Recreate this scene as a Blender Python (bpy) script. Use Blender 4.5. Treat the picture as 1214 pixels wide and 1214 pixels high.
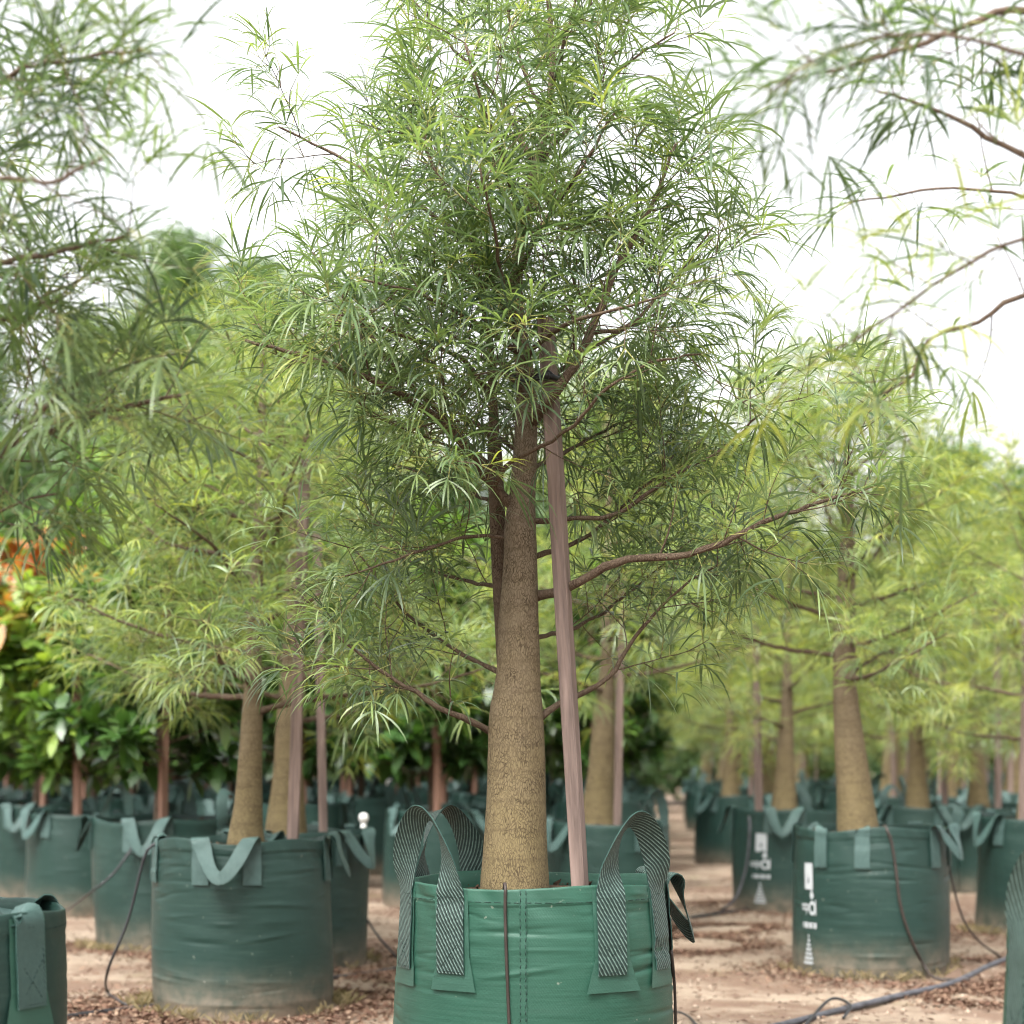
import bpy, math, random
import numpy as np
from mathutils import Vector, Matrix

# ------------------------------------------------------------------ camera, sky, sun, exposure
sc = bpy.context.scene
for o in list(bpy.data.objects):
    bpy.data.objects.remove(o)
C = sc.collection
F, PX0, PY0, CAMZ = 2275.0, 607.0, 900.0, 1.26      # focal length in photo pixels, horizon row, eye height
cam_d = bpy.data.cameras.new('camera')
cam = bpy.data.objects.new('camera', cam_d)
C.objects.link(cam)
cam.location = (0, 0, CAMZ)
cam.rotation_euler = (math.radians(90), 0, 0)
cam_d.sensor_width = 36.0
cam_d.lens = 36.0 * F / 1214.0
cam_d.shift_y = (PY0 - 607.0) / 1214.0
cam_d.clip_start, cam_d.clip_end = 0.1, 1500.0
cam_d.dof.use_dof = True
cam_d.dof.focus_distance = 6.4
cam_d.dof.aperture_fstop = 2.3
cam_d.dof.aperture_blades = 9
sc.camera = cam

SUN_EL, SUN_AZ = math.radians(58), math.radians(205)   # high, behind the camera, a little left
world = bpy.data.worlds.new('World')
sc.world = world
world.use_nodes = True
wn, wl = world.node_tree.nodes, world.node_tree.links
wn.clear()
sky = wn.new('ShaderNodeTexSky')
sky.sky_type = 'NISHITA'
sky.sun_disc = False
sky.sun_elevation = SUN_EL
sky.sun_rotation = SUN_AZ
sky.air_density, sky.dust_density, sky.ozone_density = 1.0, 6.0, 1.0
hsv = wn.new('ShaderNodeHueSaturation')                # an even cloud cover: nearly colourless sky
hsv.inputs['Saturation'].default_value = 0.10
bg = wn.new('ShaderNodeBackground')
bg.inputs['Strength'].default_value = 0.135
wo = wn.new('ShaderNodeOutputWorld')
wl.new(sky.outputs[0], hsv.inputs['Color'])
wl.new(hsv.outputs[0], bg.inputs['Color'])
wl.new(bg.outputs[0], wo.inputs['Surface'])
sun_d = bpy.data.lights.new('sun', 'SUN')
sun_d.energy = 1.5
sun_d.angle = math.radians(25)
sun_d.color = (1.0, 0.97, 0.92)
sun = bpy.data.objects.new('sun', sun_d)
C.objects.link(sun)
_sd = Vector((math.sin(SUN_AZ) * math.cos(SUN_EL), math.cos(SUN_AZ) * math.cos(SUN_EL), math.sin(SUN_EL)))
sun.rotation_euler = _sd.to_track_quat('Z', 'Y').to_euler()
sun.location = (0, 0, 20)
vs = sc.view_settings
vs.view_transform, vs.look, vs.exposure, vs.gamma = 'Standard', 'None', 2.0, 1.0
vs.use_curve_mapping = False
sc.render.engine = 'CYCLES'
sc.cycles.use_denoising = True
sc.cycles.filter_width = 1.1
sc.cycles.max_bounces = 5
sc.cycles.use_adaptive_sampling = True
sc.cycles.adaptive_threshold = 0.02
sc.cycles.diffuse_bounces = 3
sc.cycles.glossy_bounces = 2
sc.cycles.transmission_bounces = 4
sc.cycles.caustics_reflective = False
sc.cycles.caustics_refractive = False

R_ = random.Random(7)
NP = np.random.default_rng(11)


def px(x, y, Y):
    """photo pixel at depth Y -> world point"""
    return np.array([(x - PX0) / F * Y, Y, CAMZ - (y - PY0) / F * Y])


# ------------------------------------------------------------------ object helpers
def link(name, data, parent=None, loc=None, mats=()):
    o = bpy.data.objects.new(name, data)
    C.objects.link(o)
    if data is not None and not data.materials:
        for m in mats:
            data.materials.append(m)
    if parent is not None:
        o.parent = parent
    if loc is not None:
        o.location = loc
    return o


def tag(o, label=None, cat=None, group=None, kind=None):
    if label: o['label'] = label
    if cat: o['category'] = cat
    if group: o['group'] = group
    if kind: o['kind'] = kind
    return o


def empty(name, loc, label, cat, group=None):
    o = link(name, None, loc=loc)
    o.empty_display_size = 0.1
    return tag(o, label, cat, group)


def copy_tree(o, parent=None):
    c = o.copy()
    C.objects.link(c)
    c.parent = parent
    for ch in o.children:
        copy_tree(ch, c)
    return c


class MB:
    """collects vertices and faces; build() makes one mesh"""
    def __init__(self):
        self.v, self.f, self.m, self.uv = [], [], [], []

    def add(self, v, f, mat=0, uv=None):
        b = len(self.v)
        self.v.extend(map(tuple, v))
        for q in f:
            self.f.append(tuple(i + b for i in q))
            self.m.append(mat)
            if uv is not None:
                self.uv.extend(uv[i] for i in q)
            else:
                self.uv.extend((0.0, 0.0) for _ in q)

    def mesh(self, name, mats, smooth=True, uv=False, sharp=None):
        me = bpy.data.meshes.new(name)
        me.from_pydata(self.v, [], self.f)
        for m in mats:
            me.materials.append(m)
        if len(mats) > 1:
            me.polygons.foreach_set('material_index', self.m)
        if smooth:
            me.polygons.foreach_set('use_smooth', [True] * len(self.f))
        if uv:
            l = me.uv_layers.new(name='UVMap')
            l.data.foreach_set('uv', np.array(self.uv, dtype=np.float32).ravel())
        me.update()
        if sharp:
            me.set_sharp_from_angle(angle=sharp)
        return me


def tri_mesh(name, v, t, mats, midx=None, tint=None):
    me = bpy.data.meshes.new(name)
    n, k = len(v), len(t)
    me.vertices.add(n)
    me.vertices.foreach_set('co', np.asarray(v, dtype=np.float32).ravel())
    me.loops.add(3 * k)
    me.loops.foreach_set('vertex_index', np.asarray(t, dtype=np.int32).ravel())
    me.polygons.add(k)
    me.polygons.foreach_set('loop_start', np.arange(0, 3 * k, 3, dtype=np.int32))
    me.polygons.foreach_set('loop_total', np.full(k, 3, dtype=np.int32))
    for m in mats:
        me.materials.append(m)
    if midx is not None:
        me.polygons.foreach_set('material_index', np.asarray(midx, dtype=np.int32))
    me.polygons.foreach_set('use_smooth', np.ones(k, dtype=bool))
    if tint is not None:
        a = me.attributes.new('tint', 'FLOAT', 'POINT')
        a.data.foreach_set('value', np.asarray(tint, dtype=np.float32))
    me.update(calc_edges=True)
    return me


def smooth_path(pts, step=0.05):
    """Catmull-Rom through points (k,d) at about step spacing"""
    p = np.asarray(pts, dtype=float)
    p = np.vstack([2 * p[0] - p[1], p, 2 * p[-1] - p[-2]])
    out = []
    for i in range(1, len(p) - 2):
        a, b, c, d = p[i - 1], p[i], p[i + 1], p[i + 2]
        n = max(2, int(np.linalg.norm((c - b)[:3]) / step))
        for t in np.linspace(0, 1, n, endpoint=False):
            out.append(0.5 * (2 * b + (c - a) * t + (2 * a - 5 * b + 4 * c - d) * t * t + (3 * b - a - 3 * c + d) * t ** 3))
    out.append(p[-2])
    return np.array(out)


def tube(mb, path, radii, n=8, mat=0, cap=True, jitter=0.0, rng=None):
    path = np.asarray(path, dtype=float)
    radii = np.broadcast_to(np.asarray(radii, dtype=float), (len(path),))
    d = np.gradient(path, axis=0)
    d /= np.linalg.norm(d, axis=1)[:, None] + 1e-9
    ref = np.array([0.0, 0, 1]) if abs(d[0][2]) < 0.9 else np.array([1.0, 0, 0])
    u = np.cross(d[0], ref); u /= np.linalg.norm(u)
    v, f = [], []
    for i in range(len(path)):
        u = u - d[i] * np.dot(u, d[i]); u /= np.linalg.norm(u) + 1e-9
        w = np.cross(d[i], u)
        for k in range(n):
            a = 2 * math.pi * k / n
            r = radii[i] * (1 + (rng.uniform(-jitter, jitter) if jitter else 0))
            v.append(path[i] + r * (math.cos(a) * u + math.sin(a) * w))
    for i in range(len(path) - 1):
        for k in range(n):
            f.append((i * n + k, i * n + (k + 1) % n, (i + 1) * n + (k + 1) % n, (i + 1) * n + k))
    if cap:
        f.append(tuple(range(n))[::-1])
        f.append(tuple((len(path) - 1) * n + k for k in range(n)))
    mb.add(v, f, mat)


# ------------------------------------------------------------------ materials
def mat(name):
    m = bpy.data.materials.new(name)
    m.use_nodes = True
    n, l = m.node_tree.nodes, m.node_tree.links
    return m, n, l, n['Principled BSDF']


def ramp(n, stops, interp='LINEAR'):
    r = n.new('ShaderNodeValToRGB')
    e = r.color_ramp.elements
    r.color_ramp.interpolation = interp
    while len(e) < len(stops):
        e.new(0.5)
    for el, (p, c) in zip(e, stops):
        el.position = p
        el.color = (*c, 1)
    return r


def math_n(n, l, op, a, b=None, c=None):
    m = n.new('ShaderNodeMath')
    m.operation = op
    for i, x in enumerate((a, b, c)):
        if x is None: continue
        if isinstance(x, (int, float)): m.inputs[i].default_value = x
        else: l.new(x, m.inputs[i])
    return m.outputs[0]


def mapped(n, l, scale=(1, 1, 1), src='Object'):
    tc = n.new('ShaderNodeTexCoord')
    mp = n.new('ShaderNodeMapping')
    mp.inputs['Scale'].default_value = scale
    l.new(tc.outputs[src], mp.inputs['Vector'])
    return mp.outputs[0]


def noise(n, l, vec, scale, detail=4, rough=0.55):
    t = n.new('ShaderNodeTexNoise')
    t.inputs['Scale'].default_value = scale
    t.inputs['Detail'].default_value = detail
    t.inputs['Roughness'].default_value = rough
    if vec is not None: l.new(vec, t.inputs['Vector'])
    return t.outputs['Fac']


def bump(n, l, height, strength, dist, prev=None):
    b = n.new('ShaderNodeBump')
    b.inputs['Strength'].default_value = strength
    b.inputs['Distance'].default_value = dist
    l.new(height, b.inputs['Height'])
    if prev is not None: l.new(prev, b.inputs['Normal'])
    return b.outputs[0]


def mixc(n, l, fac, a, b, mode='MIX'):
    m = n.new('ShaderNodeMix')
    m.data_type = 'RGBA'
    m.blend_type = mode
    for s, x in ((m.inputs[0], fac), (m.inputs[6], a), (m.inputs[7], b)):
        if isinstance(x, (int, float)): s.default_value = x
        elif isinstance(x, tuple): s.default_value = (*x, 1)
        else: l.new(x, s)
    return m.outputs[2]


def leaf_material(name, stops, trans=0.35, rough=0.42, tboost=(1.5, 1.6, 0.8), spec=0.5):
    m, n, l, p = mat(name)
    at = n.new('ShaderNodeAttribute'); at.attribute_name = 'tint'
    oi = n.new('ShaderNodeObjectInfo')
    t = math_n(n, l, 'ADD', at.outputs['Fac'], math_n(n, l, 'MULTIPLY_ADD', oi.outputs['Random'], 0.16, -0.08))
    r = ramp(n, stops)
    l.new(t, r.inputs[0])
    l.new(r.outputs[0], p.inputs['Base Color'])
    p.inputs['Roughness'].default_value = rough
    p.inputs['Specular IOR Level'].default_value = spec
    tr = n.new('ShaderNodeBsdfTranslucent')
    l.new(mixc(n, l, 1.0, r.outputs[0], tboost, 'MULTIPLY'), tr.inputs['Color'])
    mx = n.new('ShaderNodeMixShader')
    mx.inputs[0].default_value = trans
    l.new(p.outputs[0], mx.inputs[1]); l.new(tr.outputs[0], mx.inputs[2])
    l.new(mx.outputs[0], n['Material Output'].inputs['Surface'])
    return m


M = {}
M['leaf'] = leaf_material('narrow_leaf', [(0.0, (0.036, 0.060, 0.036)), (0.35, (0.092, 0.142, 0.07)), (0.7, (0.175, 0.24, 0.09)), (1.0, (0.31, 0.33, 0.07))], 0.40, 0.38, (1.55, 1.6, 0.85), 0.5)
M['petiole'] = leaf_material('leaf_stalk', [(0.0, (0.16, 0.17, 0.06)), (1.0, (0.36, 0.34, 0.10))], 0.15, 0.5)
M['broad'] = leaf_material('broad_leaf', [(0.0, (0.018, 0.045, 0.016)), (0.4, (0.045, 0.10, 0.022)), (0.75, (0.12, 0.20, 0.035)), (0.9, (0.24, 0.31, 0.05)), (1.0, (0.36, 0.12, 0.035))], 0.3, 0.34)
M['far_leaf'] = leaf_material('far_leaf', [(0.0, (0.03, 0.07, 0.025)), (1.0, (0.10, 0.17, 0.05))], 0.3, 0.6)


def bark(name, lo, hi, z0, z1, dark=(0.06, 0.045, 0.03), rough=0.85):
    m, n, l, p = mat(name)
    v = mapped(n, l)
    sep = n.new('ShaderNodeSeparateXYZ'); l.new(v, sep.inputs[0])
    g = n.new('ShaderNodeMapRange'); l.new(sep.outputs[2], g.inputs[0])
    g.inputs[1].default_value, g.inputs[2].default_value = z0, z1
    nz = noise(n, l, v, 9, 5)
    gz = math_n(n, l, 'ADD', g.outputs[0], math_n(n, l, 'MULTIPLY_ADD', nz, 0.7, -0.35))
    base = mixc(n, l, gz, lo, hi)
    vs_ = mapped(n, l, (1, 1, 0.4))
    vor = n.new('ShaderNodeTexVoronoi'); vor.feature = 'DISTANCE_TO_EDGE'
    vor.inputs['Scale'].default_value = 150
    wob = n.new('ShaderNodeTexNoise'); wob.inputs['Scale'].default_value = 40; l.new(vs_, wob.inputs['Vector'])
    vm = n.new('ShaderNodeVectorMath'); vm.operation = 'MULTIPLY_ADD'
    l.new(wob.outputs['Color'], vm.inputs[0]); vm.inputs[1].default_value = (0.03, 0.03, 0.03); l.new(vs_, vm.inputs[2])
    l.new(vm.outputs[0], vor.inputs['Vector'])
    crk = ramp(n, [(0.0, (0, 0, 0)), (0.16, (1, 1, 1))]); l.new(vor.outputs['Distance'], crk.inputs[0])
    ns = noise(n, l, vs_, 140, 3)
    patch = noise(n, l, v, 14, 2)
    amt = math_n(n, l, 'MULTIPLY', math_n(n, l, 'SUBTRACT', 1.0, crk.outputs[0]), math_n(n, l, 'MULTIPLY_ADD', patch, 2.4, -0.4))
    col = mixc(n, l, amt, base, dark)
    col = mixc(n, l, math_n(n, l, 'MULTIPLY_ADD', ns, 1.2, -0.35), mixc(n, l, 1.0, col, (0.72, 0.70, 0.66), 'MULTIPLY'), col)
    ring = n.new('ShaderNodeTexWave'); ring.bands_direction = 'Z'; ring.inputs['Scale'].default_value = 3.3
    ring.inputs['Distortion'].default_value = 2.0; ring.inputs['Detail'].default_value = 2
    l.new(v, ring.inputs['Vector'])
    rg = ramp(n, [(0.93, (0, 0, 0)), (0.99, (1, 1, 1))]); l.new(ring.outputs['Fac'], rg.inputs[0])
    col = mixc(n, l, math_n(n, l, 'MULTIPLY', rg.outputs[0], 0.25), col, dark)
    l.new(col, p.inputs['Base Color'])
    p.inputs['Roughness'].default_value = rough
    p.inputs['Specular IOR Level'].default_value = 0.2
    b = bump(n, l, crk.outputs[0], 0.5, 0.002)
    b = bump(n, l, ns, 0.6, 0.003, b)
    l.new(b, p.inputs['Normal'])
    return m


M['bark'] = bark('bottle_tree_bark', (0.225, 0.178, 0.095), (0.21, 0.165, 0.125), 0.2, 1.3, (0.07, 0.05, 0.028))
M['limb'] = bark('limb_bark', (0.15, 0.11, 0.08), (0.17, 0.122, 0.092), 0.9, 3.0, (0.05, 0.03, 0.02))


def simple(name, col, rough=0.7, var=0.25, scale=12, stretch=(1, 1, 1), bstr=0.3, bdist=0.002, spec=0.3):
    m, n, l, p = mat(name)
    v = mapped(n, l, stretch)
    f = noise(n, l, v, scale, 6)
    c2 = tuple(c * (1 - var) for c in col)
    c1 = tuple(min(1, c * (1 + var)) for c in col)
    r = ramp(n, [(0.3, c2), (0.7, c1)]); l.new(f, r.inputs[0])
    l.new(r.outputs[0], p.inputs['Base Color'])
    p.inputs['Roughness'].default_value = rough
    p.inputs['Specular IOR Level'].default_value = spec
    if bstr:
        l.new(bump(n, l, f, bstr, bdist), p.inputs['Normal'])
    return m


M['stake'] = simple('sawn_hardwood', (0.15, 0.108, 0.092), 0.85, 0.42, 55, (1, 1, 0.07), 0.9, 0.003)
M['stake_red'] = simple('red_hardwood', (0.18, 0.10, 0.07), 0.8, 0.25, 30, (1, 1, 0.06), 0.5, 0.002)
M['soil'] = simple('potting_mix', (0.07, 0.045, 0.03), 0.95, 0.6, 60, (1, 1, 1), 1.0, 0.01, 0.1)
M['black'] = simple('black_poly_pipe', (0.022, 0.022, 0.024), 0.45, 0.2, 20, (1, 1, 1), 0.1, 0.001)
M['grey_pipe'] = simple('dusty_poly_pipe', (0.055, 0.055, 0.062), 0.6, 0.5, 14, (1, 1, 1), 0.1, 0.001)
M['brown_tube'] = simple('brown_drip_tube', (0.035, 0.026, 0.022), 0.5, 0.3, 20, (1, 1, 1), 0.1, 0.001)
M['white'] = simple('white_plastic', (0.8, 0.8, 0.78), 0.5, 0.08, 10, (1, 1, 1), 0.0)
M['print'] = simple('white_print', (0.34, 0.36, 0.37), 0.7, 0.12, 60, (1, 1, 1), 0.0)
M['thread'] = simple('dark_thread', (0.012, 0.03, 0.025), 0.8, 0.2, 60, (1, 1, 1), 0.0)
M['litter'] = leaf_material('dry_leaf', [(0.0, (0.05, 0.025, 0.017)), (0.5, (0.14, 0.075, 0.05)), (1.0, (0.25, 0.175, 0.12))], 0.1, 0.8, (1, 1, 1), 0.2)
M['grass'] = leaf_material('grass_blade', [(0.0, (0.12, 0.10, 0.045)), (1.0, (0.30, 0.23, 0.13))], 0.3, 0.6)


def fabric(name, c, bottom=True, dustcol=(0.20, 0.155, 0.115)):
    m, n, l, p = mat(name)
    oi = n.new('ShaderNodeObjectInfo')
    v = mapped(n, l, (1, 1, 1))
    va = n.new('ShaderNodeVectorMath'); va.operation = 'ADD'
    l.new(v, va.inputs[0])
    cmb = n.new('ShaderNodeCombineXYZ')
    l.new(math_n(n, l, 'MULTIPLY', oi.outputs['Random'], 37.0), cmb.inputs[0])
    l.new(cmb.outputs[0], va.inputs[1])
    vv = va.outputs[0]
    ms = n.new('ShaderNodeMapping'); ms.inputs['Scale'].default_value = (1.2, 1.2, 4.5); l.new(vv, ms.inputs[0])
    crease = n.new('ShaderNodeTexNoise'); crease.noise_type = 'RIDGED_MULTIFRACTAL'
    crease.inputs['Scale'].default_value = 3.2; crease.inputs['Detail'].default_value = 4
    crease.inputs['Roughness'].default_value = 0.45
    l.new(ms.outputs[0], crease.inputs['Vector'])
    big = noise(n, l, vv, 3.0, 3)
    # woven tape lines: fine horizontal and vertical threads
    sep = n.new('ShaderNodeSeparateXYZ'); l.new(v, sep.inputs[0])
    ang = math_n(n, l, 'ARCTAN2', sep.outputs[1], sep.outputs[0])
    wa = math_n(n, l, 'SINE', math_n(n, l, 'MULTIPLY', ang, 620.0))
    wz = math_n(n, l, 'SINE', math_n(n, l, 'MULTIPLY', sep.outputs[2], 1500.0))
    weave = math_n(n, l, 'MULTIPLY', wa, wz)
    col = mixc(n, l, big, tuple(x * 0.8 for x in c), tuple(min(1, x * 1.2) for x in c))
    ms2 = n.new('ShaderNodeMapping'); ms2.inputs['Scale'].default_value = (1.0, 1.0, 14.0); l.new(vv, ms2.inputs[0])
    streak = math_n(n, l, 'MULTIPLY', noise(n, l, ms2.outputs[0], 5.0, 5), math_n(n, l, 'MULTIPLY_ADD', noise(n, l, vv, 4.5, 2), 0.9, 0.55))
    sr = ramp(n, [(0.52, (0, 0, 0)), (0.75, (1, 1, 1))]); l.new(streak, sr.inputs[0])
    col = mixc(n, l, math_n(n, l, 'MULTIPLY', sr.outputs[0], 0.12), col, (0.08, 0.135, 0.11))
    if bottom:   # soil splash near the ground and dust higher up
        g = n.new('ShaderNodeMapRange'); l.new(sep.outputs[2], g.inputs[0])
        g.inputs[1].default_value, g.inputs[2].default_value = 0.30, -0.02
        sp = noise(n, l, vv, 11, 6, 0.65)
        d = math_n(n, l, 'MULTIPLY', math_n(n, l, 'POWER', g.outputs[0], 1.9), math_n(n, l, 'MULTIPLY_ADD', sp, 2.6, -0.6))
        col = mixc(n, l, math_n(n, l, 'MINIMUM', d, 0.85), col, dustcol)
        sp2 = noise(n, l, vv, 42, 2)
        spk = ramp(n, [(0.72, (0, 0, 0)), (0.78, (1, 1, 1))]); l.new(sp2, spk.inputs[0])
        col = mixc(n, l, math_n(n, l, 'MULTIPLY', spk.outputs[0], 0.25), col, (0.5, 0.5, 0.42))
    l.new(col, p.inputs['Base Color'])
    p.inputs['Roughness'].default_value = 0.45
    p.inputs['Specular IOR Level'].default_value = 0.28
    b = bump(n, l, crease.outputs['Fac'], 0.36, 0.014)
    b = bump(n, l, noise(n, l, ms2.outputs[0], 6.0, 3), 0.09, 0.01, b)
    b = bump(n, l, weave, 0.25, 0.001, b)
    l.new(b, p.inputs['Normal'])
    return m


M['fab_new'] = fabric('bright_green_woven_poly', (0.020, 0.070, 0.047))
M['fab'] = fabric('green_woven_poly', (0.011, 0.031, 0.025))
M['patch'] = fabric('patch_woven_poly', (0.028, 0.078, 0.056), False)


def webbing(name, dark, light, freq=95.0, contrast=1.0):
    m, n, l, p = mat(name)
    uv = n.new('ShaderNodeUVMap'); uv.uv_map = 'UVMap'
    sep = n.new('ShaderNodeSeparateXYZ'); l.new(uv.outputs[0], sep.inputs[0])
    # twill: steep diagonal stripes that reverse at a few lengthwise ribs
    s = math_n(n, l, 'MULTIPLY_ADD', sep.outputs[0], 1.0, math_n(n, l, 'MULTIPLY', sep.outputs[1], 0.62))
    st = math_n(n, l, 'SINE', math_n(n, l, 'MULTIPLY', s, freq * 2 * math.pi))
    th = math_n(n, l, 'SINE', math_n(n, l, 'MULTIPLY', sep.outputs[1], 2 * math.pi * 260))
    tc = n.new('ShaderNodeTexCoord')
    nz = noise(n, l, tc.outputs['Object'], 60, 4)
    a = math_n(n, l, 'MULTIPLY_ADD', st, 0.5, 0.5)
    a = math_n(n, l, 'MULTIPLY', a, math_n(n, l, 'MULTIPLY_ADD', th, 0.18, 0.82))
    a = math_n(n, l, 'ADD', a, math_n(n, l, 'MULTIPLY_ADD', nz, 0.5, -0.3))
    r = ramp(n, [(0.52, dark), (0.78, light)]); l.new(a, r.inputs[0])
    l.new(r.outputs[0], p.inputs['Base Color'])
    p.inputs['Roughness'].default_value = 0.6
    b = bump(n, l, st, 0.5 * contrast, 0.0015)
    l.new(b, p.inputs['Normal'])
    return m


M['web'] = webbing('striped_webbing', (0.005, 0.020, 0.016), (0.14, 0.215, 0.185), 72)
M['web_dull'] = webbing('green_webbing', (0.016, 0.045, 0.040), (0.085, 0.145, 0.13), 110, 0.8)


M['web_edge'] = simple('webbing_edge', (0.018, 0.05, 0.042), 0.8, 0.2, 40, (1, 1, 1), 0.0)


def ground_material():
    m, n, l, p = mat('sandy_ground')
    v = mapped(n, l)
    a = noise(n, l, v, 0.55, 6, 0.6)
    b_ = noise(n, l, v, 4.5, 8, 0.75)
    c_ = noise(n, l, v, 55, 4, 0.7)
    ms = n.new('ShaderNodeMapping'); ms.inputs['Scale'].default_value = (1.0, 1.15, 1); l.new(v, ms.inputs[0])
    d_ = noise(n, l, ms.outputs[0], 0.9, 8, 0.7)
    sand = ramp(n, [(0.3, (0.19, 0.145, 0.106)), (0.55, (0.285, 0.225, 0.168)), (0.8, (0.39, 0.315, 0.245))])
    l.new(math_n(n, l, 'ADD', math_n(n, l, 'MULTIPLY', a, 0.5), math_n(n, l, 'MULTIPLY', b_, 0.5)), sand.inputs[0])
    br = ramp(n, [(0.44, (0, 0, 0)), (0.55, (1, 1, 1))]); l.new(d_, br.inputs[0])
    mul = ramp(n, [(0.35, (0.075, 0.042, 0.029)), (0.65, (0.17, 0.10, 0.07))]); l.new(c_, mul.inputs[0])
    col = mixc(n, l, math_n(n, l, 'MULTIPLY', br.outputs[0], 0.75), sand.outputs[0], mul.outputs[0])
    gr = ramp(n, [(0.60, (0, 0, 0)), (0.70, (1, 1, 1))]); l.new(noise(n, l, v, 1.7, 5, 0.6), gr.inputs[0])
    col = mixc(n, l, math_n(n, l, 'MULTIPLY', gr.outputs[0], 0.35), col, (0.17, 0.17, 0.065))
    sp = ramp(n, [(0.58, (0, 0, 0)), (0.68, (1, 1, 1))]); l.new(noise(n, l, v, 38, 3, 0.6), sp.inputs[0])
    col = mixc(n, l, math_n(n, l, 'MULTIPLY', sp.outputs[0], 0.55), col, (0.17, 0.10, 0.07))
    l.new(col, p.inputs['Base Color'])
    p.inputs['Roughness'].default_value = 0.95
    p.inputs['Specular IOR Level'].default_value = 0.15
    b = bump(n, l, c_, 0.9, 0.02)
    b = bump(n, l, b_, 0.5, 0.05, b)
    l.new(b, p.inputs['Normal'])
    return m


M['ground'] = ground_material()

# ------------------------------------------------------------------ ground
def ground_z(x, y):
    return (0.012 * np.sin(1.9 * x + 0.7 * y) + 0.010 * np.sin(0.8 * x - 2.3 * y + 1.0) + 0.006 * np.sin(5.1 * x + 3.7 * y + 2.0)
            + 0.005 * np.sin(-6.3 * x + 4.9 * y)) - 0.012


gx = np.concatenate([[-400, -120, -40, -16], np.linspace(-9, 9, 150), [16, 40, 120, 400]])
gy = np.concatenate([[-60, -10, 0, 3], np.linspace(4, 26, 180), [30, 36, 45, 60, 90, 160, 400, 900]])
X, Y = np.meshgrid(gx, gy)
near = np.clip((12 - np.abs(X)) / 3, 0, 1) * np.clip((30 - Y) / 4, 0, 1) * np.clip(Y / 3, 0, 1)
Z = ground_z(X, Y) * near
gv = np.stack([X, Y, Z], -1).reshape(-1, 3)
nx_, ny_ = len(gx), len(gy)
ii = (np.arange(ny_ - 1)[:, None] * nx_ + np.arange(nx_ - 1)[None, :]).ravel()
gt = np.concatenate([np.stack([ii, ii + 1, ii + nx_ + 1], 1), np.stack([ii, ii + nx_ + 1, ii + nx_], 1)])
tag(link('ground', tri_mesh('ground', gv, gt, [M['ground']])), kind='structure')

# ------------------------------------------------------------------ grow bags
def bag_wall(R, H, seed, amp=1.0):
    """radius of a filled bag's wall as a function of angle and height (arrays allowed)"""
    g = np.random.default_rng(seed)
    ks = g.integers(1, 7, 16); ms = g.uniform(110, 420, 16); ph = g.uniform(0, 6.28, 16); ek = g.integers(1, 4, 16); eph = g.uniform(0, 6.28, 16)
    em = g.uniform(4, 12, 16)
    sq = g.uniform(0.006, 0.014); sqp = g.uniform(0, 6.28)
    lk = g.integers(1, 4, 4); lp = g.uniform(0, 6.28, 4)
    gk = g.integers(18, 40, 6); gp = g.uniform(0, 6.28, 6)
    nc = 90
    ca = g.uniform(-np.pi, np.pi, nc); cz = H * g.beta(1.3, 1.0, nc); cl = g.uniform(0.07, 0.34, nc); cw = g.uniform(0.004, 0.011, nc)
    cs = g.normal(0, 0.035, nc); camp = g.uniform(0.0012, 0.0045, nc) * np.where(g.random(nc) < 0.6, -1, 1)

    def f(th, z):
        th, z = np.asarray(th, float), np.asarray(z, float)
        zz = z / H
        r = R * (1 + 0.012 * np.sin(np.pi * zz) - 0.03 * np.clip(0.06 - zz, 0, 1) / 0.06 * 0.6 - 0.012 * np.clip((zz - 0.8) / 0.2, 0, 1))
        r = r + R * sq * np.cos(4 * th + sqp)
        for i in range(4):
            r = r + 0.004 * np.sin(lk[i] * th + lp[i] + 5 * z)
        w = 0
        for i in range(16):
            e = np.clip(np.sin(ek[i] * th + eph[i] + em[i] * z), 0, 1)
            w = w + e * (1 - np.abs(np.sin(ms[i] * z * 0.5 + ks[i] * th * 0.5 + ph[i])) * 1.5)
        for i in range(nc):
            da = (th - ca[i] + np.pi) % (2 * np.pi) - np.pi
            dz = z - cz[i] - cs[i] * da + 0.02 * da * da
            r = r + amp * camp[i] * np.exp(-(da / cl[i]) ** 2 - (dz / cw[i]) ** 2)
        r = r + amp * 0.00012 * w * np.clip(1.0 - 0.35 * zz, 0.4, 1)
        top = np.clip((zz - 0.80) / 0.2, 0, 1)
        for i in range(6):
            r = r + amp * 0.0009 * top * np.sin(gk[i] * th + gp[i] + 40 * z)
        return r
    return f


def cyl(th, r, z):
    th, r, z = np.broadcast_arrays(np.asarray(th, float), np.asarray(r, float), np.asarray(z, float))
    return np.stack([r * np.sin(th), -r * np.cos(th), z], -1)


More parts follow.
